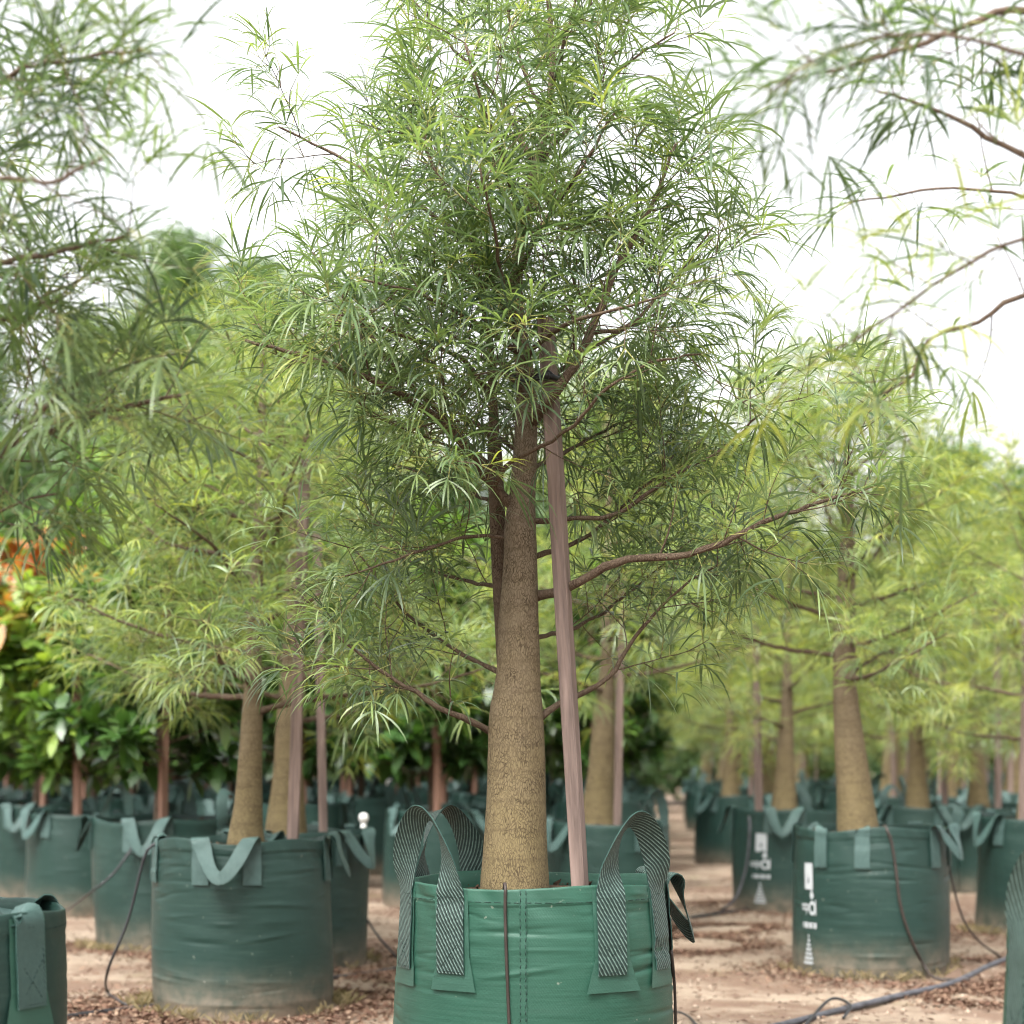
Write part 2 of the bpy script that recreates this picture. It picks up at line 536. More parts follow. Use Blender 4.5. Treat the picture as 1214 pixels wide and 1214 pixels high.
def bag_body(wall, H, nt, nz, rim_seed):
    g = np.random.default_rng(rim_seed)
    th = np.linspace(0, 2 * np.pi, nt, endpoint=False)
    rk = g.integers(2, 6, 3); rp = g.uniform(0, 6.28, 3)
    rim = sum(0.006 * np.sin(k * th + p) for k, p in zip(rk, rp))
    rows = []
    for z in np.linspace(-0.06, H, nz):
        zz = z + rim * max(0, z / H) ** 4
        hem = 0.0035 if z > H - 0.05 else 0.0
        rows.append(cyl(th, wall(th, z) + hem, zz))
    r_top = wall(th, H)
    rows.append(cyl(th, r_top + 0.001, H + rim + 0.004))
    rows.append(cyl(th, r_top - 0.005, H + rim + 0.004))
    for dz in (0.0, 0.05, 0.12, 0.18):
        rows.append(cyl(th, wall(th, H - dz) - 0.009, H - dz + rim * (1 - dz * 4)))
    v = np.concatenate(rows)
    f = []
    for i in range(len(rows) - 1):
        for k in range(nt):
            f.append((i * nt + k, i * nt + (k + 1) % nt, (i + 1) * nt + (k + 1) % nt, (i + 1) * nt + k))
    f.append(tuple(range(nt))[::-1])
    mb = MB(); mb.add(v, f)
    return mb


def strap_mesh(mb, wall, H, thc, half, state, leg, width, g, up_h=0.23, drop=0.19, thick=0.0032):
    R = float(wall(thc, H))
    t1, t2 = thc - half, thc + half
    pts = []
    for z in np.linspace(H - leg, H - 0.012, 9):
        pts.append((t1, float(wall(t1, z)) + 0.0095, z))
    lean = g.uniform(-0.03, 0.05)
    if state == 'up':
        sk = g.uniform(-0.10, 0.10)
        for s in np.linspace(0.0, 1, 22)[1:-1]:
            sp = math.sin(math.pi * s)
            pts.append((thc - half * math.cos(math.pi * s) * (1 - 0.34 * sp) + sk * sp * half * 2, R + 0.009 + lean * sp, H + up_h * sp ** 0.72 * (1 + 0.25 * sk * math.cos(math.pi * s))))
    elif state == 'in':
        key = [(0.0, 0.008, 0.006), (0.05, 0.001, 0.013), (0.10, -0.014, 0.010), (0.2, -0.024, -0.02), (0.35, -0.04, -0.03), (0.5, -0.06, -0.035)]
        for s, dr, dz in key + [(1 - s, a, b) for s, a, b in key[-2::-1]]:
            pts.append((thc - half * math.cos(math.pi * s), R + dr, H + dz))
    else:
        out = g.uniform(0.05, 0.10)
        key = [(0.0, 0.010, 0.012), (0.05, 0.024, 0.022), (0.10, 0.040, 0.014), (0.2, 0.050, -0.03), (0.32, 0.055 + out * 0.4, -drop * 0.60), (0.42, 0.052 + out * 0.8, -drop * 0.90), (0.5, 0.05 + out, -drop)]
        sk = g.uniform(-0.12, 0.12)
        full = key + [(1 - s, a, b) for s, a, b in key[-2::-1]]
        for s, dr, dz in full:
            pts.append((thc - half * math.cos(math.pi * s) * (1 - 0.2 * math.sin(math.pi * s)) + sk * math.sin(math.pi * s) * half, R + dr, H + dz))
    for z in np.linspace(H - 0.012, H - leg, 9):
        pts.append((t2, float(wall(t2, z)) + 0.0095, z))
    p3 = np.array([cyl(a, r, z) for a, r, z in pts])
    path = smooth_path(p3, 0.012)
    n = len(path)
    d = np.gradient(path, axis=0); d /= np.linalg.norm(d, axis=1)[:, None]
    arc = np.concatenate([[0], np.cumsum(np.linalg.norm(np.diff(path, axis=0), axis=1))])
    T = np.array([math.cos(t1), math.sin(t1), 0])
    w = T.copy()
    ws = []
    for i in range(n):
        w = w - d[i] * np.dot(w, d[i]); w /= np.linalg.norm(w)
        ws.append(w.copy())
    # spread what is left of the turn so the second leg lies flat on the wall
    T2 = -np.array([math.cos(t2), math.sin(t2), 0])
    res = math.atan2(np.dot(np.cross(ws[-1], T2), d[-1]), np.dot(ws[-1], T2))
    la = leg - 0.01
    s_ = np.clip((arc - la) / (arc[-1] - 2 * la), 0, 1)
    sgn = 1 if g.random() < 0.5 else -1
    tw = (math.radians(58) if state == 'up' else math.radians(20 if state == 'in' else 55)) * np.sin(np.pi * s_) ** 0.9 * sgn
    if state != 'up':
        tw = np.abs(tw)
    ang = s_ * res + tw
    v, f, fe, uv = [], [], [], []
    nc = 3
    for i in range(n):
        a = ang[i]
        wi = ws[i] * math.cos(a) + np.cross(d[i], ws[i]) * math.sin(a)
        ni = np.cross(d[i], wi)
        for side in (1, -1):
            for c in range(nc):
                u = c / (nc - 1) - 0.5
                cup = 0.004 * (1 - 4 * u * u) * min(1, 4 * math.sin(math.pi * s_[i])) if 0 < s_[i] < 1 else 0
                v.append(path[i] + wi * u * width * (1 - 0.28 * math.sin(math.pi * s_[i]) ** 2) + ni * (side * thick / 2 + cup))
                uv.append((u * width, float(arc[i])))
    k = 2 * nc
    for i in range(n - 1):
        for s0 in (0, nc):
            for c in range(nc - 1):
                q = (i * k + s0 + c, i * k + s0 + c + 1, (i + 1) * k + s0 + c + 1, (i + 1) * k + s0 + c)
                f.append(q if s0 else q[::-1])
        fe.append((i * k, i * k + nc, (i + 1) * k + nc, (i + 1) * k))
        fe.append((i * k + nc - 1, (i + 1) * k + nc - 1, (i + 1) * k + 2 * nc - 1, i * k + 2 * nc - 1))
    for i in (0, n - 1):
        f.append((i * k, i * k + 1, i * k + 4, i * k + 3)); f.append((i * k + 1, i * k + 2, i * k + 5, i * k + 4))
    mb.add(v, f, 0, uv)
    mb.add(v, fe, 1, uv)
    return t1, t2


def wall_patch(mb, wall, th, z0, z1, w, off, H, flare=0.0, nu=5, nz=7, skew=0.0, uvs=False):
    R = float(wall(th, (z0 + z1) / 2))
    v, uv = [], []
    for j in range(nz):
        z = z0 + (z1 - z0) * j / (nz - 1)
        for i in range(nu):
            u = i / (nu - 1) - 0.5
            fl = flare * max(0.0, 1 - j / (nz - 1) * 3)
            a = th + (u * w * (1 + 1.2 * fl) + skew * (1 - j / (nz - 1))) / R
            v.append(cyl(a, float(wall(a, z)) + off + fl * 0.02 * abs(u) * 2, z))
            uv.append((u * w, z))
    f = [(j * nu + i, j * nu + i + 1, (j + 1) * nu + i + 1, (j + 1) * nu + i) for j in range(nz - 1) for i in range(nu - 1)]
    mb.add(v, f, 0, uv)


def stitches(mb, wall, pts, off=0.0075, dash=0.010, gap=0.006, r=0.0011):
    """dashes along a polyline of (angle, z) on the wall"""
    P = []
    for (a0, z0), (a1, z1) in zip(pts[:-1], pts[1:]):
        L = math.hypot((a1 - a0) * 0.46, z1 - z0)
        n = max(1, int(L / (dash + gap)))
        for k in range(n):
            t0, t1 = k / n, (k + dash / (dash + gap)) / n
            P.append((a0 + (a1 - a0) * t0, z0 + (z1 - z0) * t0, a0 + (a1 - a0) * t1, z0 + (z1 - z0) * t1))
    for a0, z0, a1, z1 in P:
        p0 = cyl(a0, float(wall(a0, z0)) + off, z0); p1 = cyl(a1, float(wall(a1, z1)) + off, z1)
        dd = p1 - p0; nn = cyl(a0, 1, 0); ss = np.cross(dd, nn); ss /= np.linalg.norm(ss) + 1e-9
        v = [p0 + ss * r, p0 - ss * r, p1 - ss * r, p1 + ss * r, p0 + ss * r * .4 + nn * r, p0 - ss * r * .4 + nn * r, p1 - ss * r * .4 + nn * r, p1 + ss * r * .4 + nn * r]
        mb.add(v, [(4, 5, 6, 7), (0, 1, 5, 4), (1, 2, 6, 5), (2, 3, 7, 6), (3, 0, 4, 7)])


def soil_mesh(wall, z, seed, nt=48):
    g = np.random.default_rng(seed)
    v = [(0, 0, z + 0.03)]
    f = []
    rr = (0.3, 0.6, 0.85, 0.985)
    for q in rr:
        for k in range(nt):
            a = 2 * math.pi * k / nt
            v.append(tuple(cyl(a, (float(wall(a, z)) - 0.008) * q, z + 0.03 * (1 - q) + g.uniform(-0.012, 0.012) * (q < 0.95))))
    for k in range(nt):
        f.append((0, 1 + k, 1 + (k + 1) % nt))
    for i in range(len(rr) - 1):
        for k in range(nt):
            f.append((1 + i * nt + k, 1 + (i + 1) * nt + k, 1 + (i + 1) * nt + (k + 1) % nt, 1 + i * nt + (k + 1) % nt))
    for _ in range(160):                                  # bark chips and crumbs
        a, q = g.uniform(0, 6.28), math.sqrt(g.uniform(0.1, 0.9))
        c = cyl(a, 0.44 * q, z + 0.03 * (1 - q) + g.uniform(0.002, 0.02))
        s = g.uniform(0.006, 0.022); e = g.normal(size=(4, 3)) * s * 0.6
        b = len(v)
        v.extend(tuple(c + x) for x in e)
        f += [(b, b + 1, b + 2), (b, b + 2, b + 3), (b, b + 3, b + 1), (b + 1, b + 3, b + 2)]
    mb = MB(); mb.add(v, f)
    return mb


def make_bag(label, group, loc, rot=0.0, R=0.46, H=0.85, handles=(), seed=1, nt=96, nz=44, fab='fab', web='web_dull', detail=True, soil=0.06, leg=0.2, width=0.085, up_h=0.23, amp=1.0, drop=0.19, patches=True):
    g = np.random.default_rng(seed * 13 + 5)
    wall = bag_wall(R, H, seed, amp)
    t = empty('grow_bag', loc, label, 'grow bag', group)
    t.rotation_euler = (0, 0, rot)
    link('body', bag_body(wall, H, nt, nz, seed).mesh('bag_body', [M[fab]]), t)
    link('soil', soil_mesh(wall, H - soil, seed).mesh('bag_soil', [M['soil']]), t)
    sm = MB()
    for thd, state in handles:
        thc = math.radians(thd)
        half = 0.125 / R
        mb = MB()
        t1, t2 = strap_mesh(mb, wall, H, thc, half, state, leg, width, g, up_h * g.uniform(0.9, 1.12), drop)
        h = link('handle', mb.mesh('bag_handle', [M[web], M['web_edge']], uv=True, sharp=0.7), t)
        if detail:
            for a in (t1, t2):
                if patches:
                    pm = MB()
                    wall_patch(pm, wall, a, H - leg - 0.055, H - 0.004, width * 1.22, 0.0052, H, g.uniform(0.1, 0.45), skew=g.uniform(-0.012, 0.012))
                    link('patch', pm.mesh('handle_patch', [M['patch']]), h)
                w = width * 0.43 / R
                z0, z1 = H - leg + 0.008, H - 0.03
                stitches(sm, wall, [(a - w, z1), (a - w, z0), (a + w, z0), (a + w, z1), (a - w, z1)], 0.0115)
                stitches(sm, wall, [(a - w, z0), (a + w, z0 + width)], 0.0115)
                stitches(sm, wall, [(a + w, z0), (a - w, z0 + width)], 0.0115)
    if detail:
        nn = 90
        stitches(sm, wall, [(-math.pi + 2 * math.pi * k / nn, H - 0.042) for k in range(nn + 1)], 0.004, 0.012, 0.006)
        tag(link('stitching', sm.mesh('bag_stitching', [M['thread']]), t), kind='stuff')
    t['_R'], t['_H'] = R, H
    return t, wall


def add_seam(bag, wall, H, thd):
    """doubled vertical seam with two rows of stitches"""
    th = math.radians(thd)
    pm = MB()
    wall_patch(pm, wall, th, 0.0, H - 0.002, 0.022, 0.0045, H, 0, 3, 60)
    link('seam', pm.mesh('bag_seam', [M['fab_new']]), bag)
    sm = MB()
    for s in (-0.0085, 0.0085):
        stitches(sm, wall, [(th + s / 0.46 + 0.002 * math.sin(k * 1.3), H - 0.005 - k * (H - 0.01) / 40) for k in range(41)], 0.005, 0.009, 0.006, 0.0013)
    tag(link('seam_stitching', sm.mesh('seam_stitching', [M['thread']]), bag), kind='stuff')


def add_print(bag, wall, H, thd, s=1.0):
    """the white print on a bag: a panel with a small mark, a word with a leaf over it, a line, a stepped pyramid of lines"""
    th = math.radians(thd)
    g = np.random.default_rng(3)
    mb = MB()

    def rect(u0, u1, z0, z1, mm=0):
        R = 0.46
        n = max(2, int(abs(u1 - u0) / 0.02) + 1)
        v = []
        for z in (z0, z1):
            for i in range(n + 1):
                a = th + (u0 + (u1 - u0) * i / n) * s / R
                v.append(cyl(a, float(wall(a, z)) + (0.0025 if mm == 0 else 0.004), z))
        mb.add(v, [(i, i + 1, n + 2 + i, n + 1 + i) for i in range(n)], mm)

    def ring(u, z, r, t, sq=1.0):
        R, n, v, f = 0.46, 14, [], []
        for k in range(n):
            b = 2 * math.pi * k / n
            for q in (r, r - t):
                a = th + (u + q * math.cos(b)) * s / R
                zz = z + q * math.sin(b) * sq
                v.append(cyl(a, float(wall(a, zz)) + 0.0028, zz))
        for k in range(n):
            j = (k + 1) % n
            f.append((2 * k, 2 * j, 2 * j + 1, 2 * k + 1))
        mb.add(v, f, 0)

    def cut(nm):
        nonlocal mb
        link(nm, mb.mesh(nm, [M['print'], M['thread']], smooth=False), bag)
        mb = MB()
    zt = H - 0.20
    rect(-0.052, 0.052, zt - 0.155, zt)                       # panel
    rect(-0.008, 0.008, zt - 0.118, zt - 0.088, 1); rect(-0.004, 0.004, zt - 0.082, zt - 0.074, 1)
    cut('printed_panel')
    zw = zt - 0.26                                             # the word: rounded letters
    for i, u in enumerate((-0.082, -0.050, -0.020)):
        ring(u, zw, 0.019, 0.0085, 1.1)
    rect(-0.036, -0.028, zw - 0.045, zw + 0.02)
    ring(0.040, zw - 0.004, 0.040, 0.017, 1.05)
    rect(0.074, 0.084, zw - 0.045, zw + 0.045)
    v = []                                                     # leaf mark
    for (u, z) in ((0.030, 0.048), (0.012, 0.072), (0.026, 0.092), (0.034, 0.122), (0.044, 0.092), (0.060, 0.072), (0.042, 0.048)):
        a = th + u * s / 0.46
        v.append(cyl(a, float(wall(a, zw + z)) + 0.0027, zw + z))
    mb.add(v, [(0, 1, 2, 3), (0, 3, 4, 5), (0, 5, 6)], 0)
    cut('printed_word')
    zl = zw - 0.105
    for i in range(6):
        u = -0.075 + i * 0.028
        rect(u, u + 0.021, zl - 0.018, zl + 0.016) if i % 2 else ring(u + 0.010, zl, 0.016, 0.008)
    cut('printed_line')
    zp = zl - 0.055
    for i, w in enumerate((0.018, 0.026, 0.042, 0.056, 0.074, 0.092, 0.108)):
        u = -w / 2
        while u < w / 2 - 0.004:
            q = min(w / 2, u + g.uniform(0.012, 0.026)); rect(u, q, zp - i * 0.026 - 0.017, zp - i * 0.026); u = q + 0.0045
    cut('printed_pyramid')


# ------------------------------------------------------------------ narrow five-to-seven finger leaves
def leaf_template(rng, elev, kind='narrow'):
    """stalk along +X rising by elev, then drooping leaflets; returns verts, tris, material index, tint offset"""
    V, T, MI, TO = [], [], [], []

    def blade(s, d0, L, W, droop, side_ref, tint, K=5, fold=0.0, wp=None):
        b = len(V)
        p, d = np.array(s, float), np.array(d0, float)
        wp_ = wp or (0.22, 0.78, 1.0, 0.72)
        pts = []
        st = L / (K - 1)
        for i in range(K):
            pts.append((p.copy(), d.copy()))
            d = d + np.array([0, 0, -1.0]) * droop / (K - 1) * (0.3 + 1.4 * i / (K - 1))
            d /= np.linalg.norm(d)
            p = p + d * st
        for i, (q, dd) in enumerate(pts[:-1]):
            sd = np.cross(dd, side_ref); nrm = np.linalg.norm(sd)
            sd = sd / nrm if nrm > 1e-3 else np.array([0, 1.0, 0])
            w = W / 2 * wp_[i]
            V.append(q + sd * w); V.append(q - sd * w); TO.extend((tint, tint))
        V.append(pts[-1][0]); TO.append(tint)
        for i in range(K - 2):
            a = b + 2 * i
            T.extend([(a, a + 1, a + 3), (a, a + 3, a + 2)]); MI.extend((0, 0))
        a = b + 2 * (K - 2)
        T.append((a, a + 1, a + 2)); MI.append(0)

    pd = np.array([math.cos(elev), 0, math.sin(elev)])
    if kind == 'narrow':
        pl = rng.uniform(0.045, 0.09)
        e = pd * pl + np.array([0, 0, -0.1 * pl])
        b = len(V)                                   # stalk: thin three-sided prism
        for q, r in ((np.zeros(3), 0.0016), (e, 0.0011)):
            for k in range(3):
                a = k * 2.094
                V.append(q + r * np.array([-math.sin(elev) * math.cos(a), math.sin(a), math.cos(elev) * math.cos(a)])); TO.append(0.1)
        for k in range(3):
            j = (k + 1) % 3
            T.extend([(b + k, b + j, b + 3 + j), (b + k, b + 3 + j, b + 3 + k)]); MI.extend((1, 1))
        n = rng.choice((3, 4, 4, 5, 5, 6, 7))
        fwd = e / np.linalg.norm(e)
        lat = np.array([0, 1.0, 0])
        nor = np.cross(fwd, lat)
        if nor[2] < 0: nor = -nor
        spread = rng.uniform(0.9, 2.0)
        for i in range(n):
            a = (i / (n - 1) - 0.5) * 2 * spread * 0.62 + rng.uniform(-0.12, 0.12)
            d0 = fwd * math.cos(a) + lat * math.sin(a) + nor * rng.uniform(-0.2, 0.45)
            d0 /= np.linalg.norm(d0)
            L = rng.uniform(0.13, 0.25) * (1 - 0.22 * abs(a))
            sr = nor + np.array([rng.uniform(-.5, .5), rng.uniform(-.5, .5), rng.uniform(-.2, .2)])
            blade(e, d0, L, rng.uniform(0.0055, 0.0098), rng.uniform(0.5, 1.9), sr, rng.uniform(-0.12, 0.12), 6, 0, (0.25, 0.75, 1.0, 0.9, 0.55))
    elif kind == 'broad':                             # a rosette of large oval leaves round a shoot tip
        n = rng.choice((6, 7, 8, 9))
        for i in range(n):
            a = i * 2.4 + rng.uniform(-0.3, 0.3)
            el = rng.uniform(-0.5, 0.75)
            lat = np.array([-math.sin(elev) * 0, 1, 0])
            up = np.cross(pd, lat)
            d0 = pd * math.sin(el) + (lat * math.cos(a) + up * math.sin(a)) * math.cos(el)
            if rng.random() < 0.5: d0[2] = abs(d0[2]) * 0.6
            d0 /= np.linalg.norm(d0)
            blade(np.zeros(3), d0, rng.uniform(0.14, 0.22), rng.uniform(0.055, 0.08), rng.uniform(0.2, 1.1),
                  np.array([rng.uniform(-.4, .4), rng.uniform(-.4, .4), 1.0]), rng.uniform(-0.12, 0.12), 5, 0, (0.12, 0.8, 1.0, 0.75))
    return np.array(V), np.array(T), np.array(MI), np.array(TO)


_tr = random.Random(3)
ELEV = [-0.7, -0.3, 0.1, 0.5, 0.9, 1.25]
NVAR = 8
TPL = {k: [[leaf_template(_tr, e, k) for _ in range(NVAR)] for e in ELEV] for k in ('narrow', 'broad')}


def bake_leaves(name, leaves, kind, mats):
    """leaves: list of (pos, yaw, elev_index, variant, scale, tint) -> one mesh"""
    groups = {}
    for L in leaves:
        groups.setdefault((L[2], L[3]), []).append(L)
    Vs, Ts, Ms, Is = [], [], [], []
    base = 0
    for (e, k), ls in groups.items():
        V, T, MI, TO = TPL[kind][e][k]
        pos = np.array([x[0] for x in ls]); yaw = np.array([x[1] for x in ls]); s = np.array([x[4] for x in ls]); ti = np.array([x[5] for x in ls])
        c, sn = np.cos(yaw)[:, None], np.sin(yaw)[:, None]
        x = (V[None, :, 0] * c - V[None, :, 1] * sn) * s[:, None]
        y = (V[None, :, 0] * sn + V[None, :, 1] * c) * s[:, None]
        z = np.repeat(V[None, :, 2], len(ls), 0) * s[:, None]
        P = np.stack([x, y, z], -1) + pos[:, None, :]
        n = len(V)
        Vs.append(P.reshape(-1, 3))
        Ts.append((T[None] + (base + np.arange(len(ls)) * n)[:, None, None]).reshape(-1, 3))
        Ms.append(np.tile(MI, len(ls)))
        Is.append((ti[:, None] + TO[None]).ravel())
        base += n * len(ls)
    return tri_mesh(name, np.concatenate(Vs), np.concatenate(Ts), mats, np.concatenate(Ms), np.clip(np.concatenate(Is), 0, 1))


LEAF_MESH = {}


def leaf_mesh(e, k, tb):
    key = (e, k, tb)
    if key not in LEAF_MESH:
        V, T, MI, TO = TPL['narrow'][e][k]
        LEAF_MESH[key] = tri_mesh('leaf', V, T, [M['leaf'], M['petiole']], MI, np.clip(TO + tb / 4 + 0.06, 0, 1))
    return LEAF_MESH[key]


def add_leaf(leaves, pos, direc, rng, tint, scale=1.0):
    yaw = math.atan2(direc[1], direc[0])
    el = math.atan2(direc[2], math.hypot(direc[0], direc[1]))
    e = int(np.argmin([abs(el - q) for q in ELEV]))
    leaves.append((np.array(pos), yaw, e, rng.randrange(NVAR), scale * rng.uniform(0.82, 1.2), tint))


def frame(d):
    r = np.array([0, 0, 1.0]) if abs(d[2]) < 0.9 else np.array([1.0, 0, 0])
    u = np.cross(d, r); u /= np.linalg.norm(u)
    return u, np.cross(d, u)


def grow_twigs(mb, leaves, path, rad0, rng, order=1, start=0.25, gap=0.085, tl=(0.22, 0.5), lift=0.35, leaf_gap=0.07, tint=0.4, tip_tint=0.25, lscale=1.0, leaf_keep=1.0, mat_i=0):
    """side shoots along a limb, each with leaves; leaves too along the limb's outer part"""
    d = np.gradient(path, axis=0); d /= np.linalg.norm(d, axis=1)[:, None] + 1e-9
    arc = np.concatenate([[0], np.cumsum(np.linalg.norm(np.diff(path, axis=0), axis=1))])
    L = arc[-1]
    s = L * start
    az = rng.uniform(0, 6.28)
    while s < L:
        i = min(len(path) - 1, int(np.searchsorted(arc, s)))
        t = s / L
        az += 2.4 + rng.uniform(-0.4, 0.4)
        u, w = frame(d[i])
        side = u * math.cos(az) + w * math.sin(az)
        dd = d[i] * rng.uniform(0.35, 0.8) + side * rng.uniform(0.7, 1.0)
        dd[2] += lift * rng.uniform(0.2, 1.2)
        dd /= np.linalg.norm(dd)
        ln = rng.uniform(*tl) * (1.05 - 0.5 * t) * (0.6 if order > 1 else 1)
        n = max(4, int(ln / 0.035))
        p = path[i].copy(); pts = [p.copy()]
        for _ in range(n):
            dd = dd + np.array([rng.uniform(-.13, .13), rng.uniform(-.13, .13), rng.uniform(-.06, .12)])
            dd /= np.linalg.norm(dd)
            p = p + dd * ln / n
            pts.append(p.copy())
        pts = np.array(pts)
        r0 = max(0.0022, rad0 * 0.28 * (1 - 0.6 * t)) if order == 1 else 0.002
        tube(mb, pts, np.linspace(r0, 0.0012, len(pts)), 4, mat_i, False)
        if order == 1 and ln > 0.26:
            grow_twigs(mb, leaves, pts, r0, rng, 2, 0.3, 0.075, (0.14, 0.3), lift, leaf_gap, tint, tip_tint, lscale, leaf_keep, mat_i)
        twig_leaves(leaves, pts, rng, 0.15, leaf_gap, tint, tip_tint, lscale, leaf_keep)
        s += gap * rng.uniform(0.7, 1.4)
    twig_leaves(leaves, path, rng, 0.6, leaf_gap, tint, tip_tint, lscale, leaf_keep)


def twig_leaves(leaves, pts, rng, start, gap, tint, tip_tint, lscale, keep):
    d = np.gradient(pts, axis=0); d /= np.linalg.norm(d, axis=1)[:, None] + 1e-9
    arc = np.concatenate([[0], np.cumsum(np.linalg.norm(np.diff(pts, axis=0), axis=1))])
    L = arc[-1]; s = L * start; az = rng.uniform(0, 6.28)
    while s <= L + 1e-6:
        i = min(len(pts) - 1, int(np.searchsorted(arc, s)))
        az += 2.4
        t = s / L
        if rng.random() < keep:
            u, w = frame(d[i])
            dr = d[i] * (0.35 + 0.7 * t ** 3) + (u * math.cos(az) + w * math.sin(az)) * 0.9
            dr[2] += 0.28
            add_leaf(leaves, pts[i], dr, rng, tint + rng.uniform(-0.26, 0.18) + tip_tint * max(0, t - 0.65) * 2 * rng.random(), lscale)
        s += gap * rng.uniform(0.6, 1.5)
    if rng.random() < keep:
        for k in range(2):
            a = k * 2.6 + az
            u, w = frame(d[-1])
            add_leaf(leaves, pts[-1], d[-1] + (u * math.cos(a) + w * math.sin(a)) * 0.6, rng, tint + tip_tint * rng.uniform(0.4, 1.3), lscale * 0.85)


def trunk_mesh(name, prof, nseg=40, seed=1, mats=None, rings=True):
    """prof: rows of x, y, z, radius; the trunk is a smooth swept tube with faint ridges"""
    g = np.random.default_rng(seed)
    P = smooth_path(np.array(prof, float), 0.02)
    v, f = [], []
    ks = g.integers(2, 6, 5); ph = g.uniform(0, 6.28, 5); mz = g.uniform(2, 9, 5)
    for (x, y, z, r) in P:
        for k in range(nseg):
            a = 2 * math.pi * k / nseg
            q = 1 + sum(0.012 * math.sin(ks[i] * a + ph[i] + mz[i] * z) for i in range(5))
            if rings:
                q += 0.012 * math.exp(-((z * 5.3 + 0.3 * math.sin(a)) % 1.0 - 0.5) ** 2 / 0.004)
            v.append((x + r * q * math.cos(a), y + r * q * math.sin(a), z))
    n = len(P)
    for i in range(n - 1):
        for k in range(nseg):
            f.append((i * nseg + k, i * nseg + (k + 1) % nseg, (i + 1) * nseg + (k + 1) % nseg, (i + 1) * nseg + k))
    f.append(tuple((n - 1) * nseg + k for k in range(nseg)))
    mb = MB(); mb.add(v, f)
    return mb.mesh(name, mats or [M['bark']]), P


def finish_tree(root, leaves, loc, n_single, in_frame=True):
    """the leaves that show largest become single leaf parts, the rest one foliage part"""
    loc = np.array(loc)
    cand = []
    if n_single:
        for i, L in enumerate(leaves):
            w = L[0] + loc
            if w[1] > 1:
                x = PX0 + F * w[0] / w[1]; y = PY0 - F * (w[2] - CAMZ) / w[1]
                if 0 < x < 1214 and 0 < y < 1214:
                    cand.append((w[1], i))
        cand.sort()
    single = {i for _, i in cand[:n_single]}
    for i in single:
        p, yaw, e, k, s, t = leaves[i]
        tb = int(max(0, min(3, t * 4)))
        o = link('leaf', leaf_mesh(e, k, tb), root, tuple(p))
        o.rotation_euler = (0, 0, yaw)
        o.scale = (s, s, s)
    rest = [L for i, L in enumerate(leaves) if i not in single]
    tag(link('foliage', bake_leaves('foliage', rest, 'narrow', [M['leaf'], M['petiole']]), root), kind='stuff')


def limb(root, pts, r0, r1, rng, leaves, n=9, mat_key='limb', **kw):
    """one main limb with its twigs, as one part"""
    P = smooth_path(np.array(pts, float), 0.04)
    wob = np.array([[rng.uniform(-.004, .004) for _ in range(3)] for _ in P]); wob[0] = 0
    P = P + wob
    mb = MB()
    rad = np.linspace(r0, r1, len(P)) * np.array([1 + 0.08 * math.sin(i * 1.7) for i in range(len(P))])
    rad[:3] *= np.array([1.15, 1.1, 1.04])[:len(rad[:3])]
    tube(mb, P, rad, n)
    grow_twigs(mb, leaves, P, r0, rng, **kw)
    link('branch', mb.mesh('branch', [M[mat_key]]), root)
    return P


def bottle_tree(label, group, loc, trunk, seed, limbs=None, n_limbs=14, z0=0.75, ztop=2.85, reach=1.15, n_single=0, tint=0.45, gap=0.085, lscale=1.0, leaf_gap=0.07, hand=(), keep=1.0, skip=None):
    """trunk: rows (x,y,z,r) relative to loc (loc = soil level at the stem); limbs are spread round the leader"""
    rng = random.Random(seed)
    root = empty('bottle_tree', loc, label, 'tree', group)
    tm, P = trunk_mesh('trunk', trunk, 36, seed)
    link('trunk', tm, root)
    leaves = []
    for pts, r0, r1, kw in hand:
        k2 = dict(tint=tint, gap=gap, lscale=lscale, leaf_gap=leaf_gap, leaf_keep=keep); k2.update(kw)
        limb(root, pts, r0, r1, rng, leaves, **k2)
    az = rng.uniform(0, 6.28)
    for i in range(n_limbs):
        t = i / max(1, n_limbs - 1)
        z = z0 + (ztop - z0) * t
        j = int(np.argmin(abs(P[:, 2] - z)))
        az += 2.4 + rng.uniform(-0.35, 0.35)
        if skip and skip(az % (2 * math.pi), z): continue
        L = reach * (1 - 0.62 * t ** 1.3) * rng.uniform(0.75, 1.1)
        rise = 0.15 + 0.75 * t
        b = np.array(P[j, :3]); dirh = np.array([math.cos(az), math.sin(az), 0])
        pts = [b]
        for q in (0.3, 0.65, 1.0):
            pts.append(b + dirh * L * q + np.array([rng.uniform(-.06, .06), rng.uniform(-.06, .06), L * (rise * q ** 1.25) + rng.uniform(-.04, .04)]))
        r0 = min(P[j, 3] * 0.45, 0.018 * (1 - 0.4 * t))
        limb(root, pts, r0, 0.004, rng, leaves, n=7, tint=tint + 0.08 * t, gap=gap, lscale=lscale, leaf_gap=leaf_gap, leaf_keep=keep)
    # leader shoots at the top
    finish_tree(root, leaves, loc, n_single)
    root['_n'] = len(leaves)
    return root


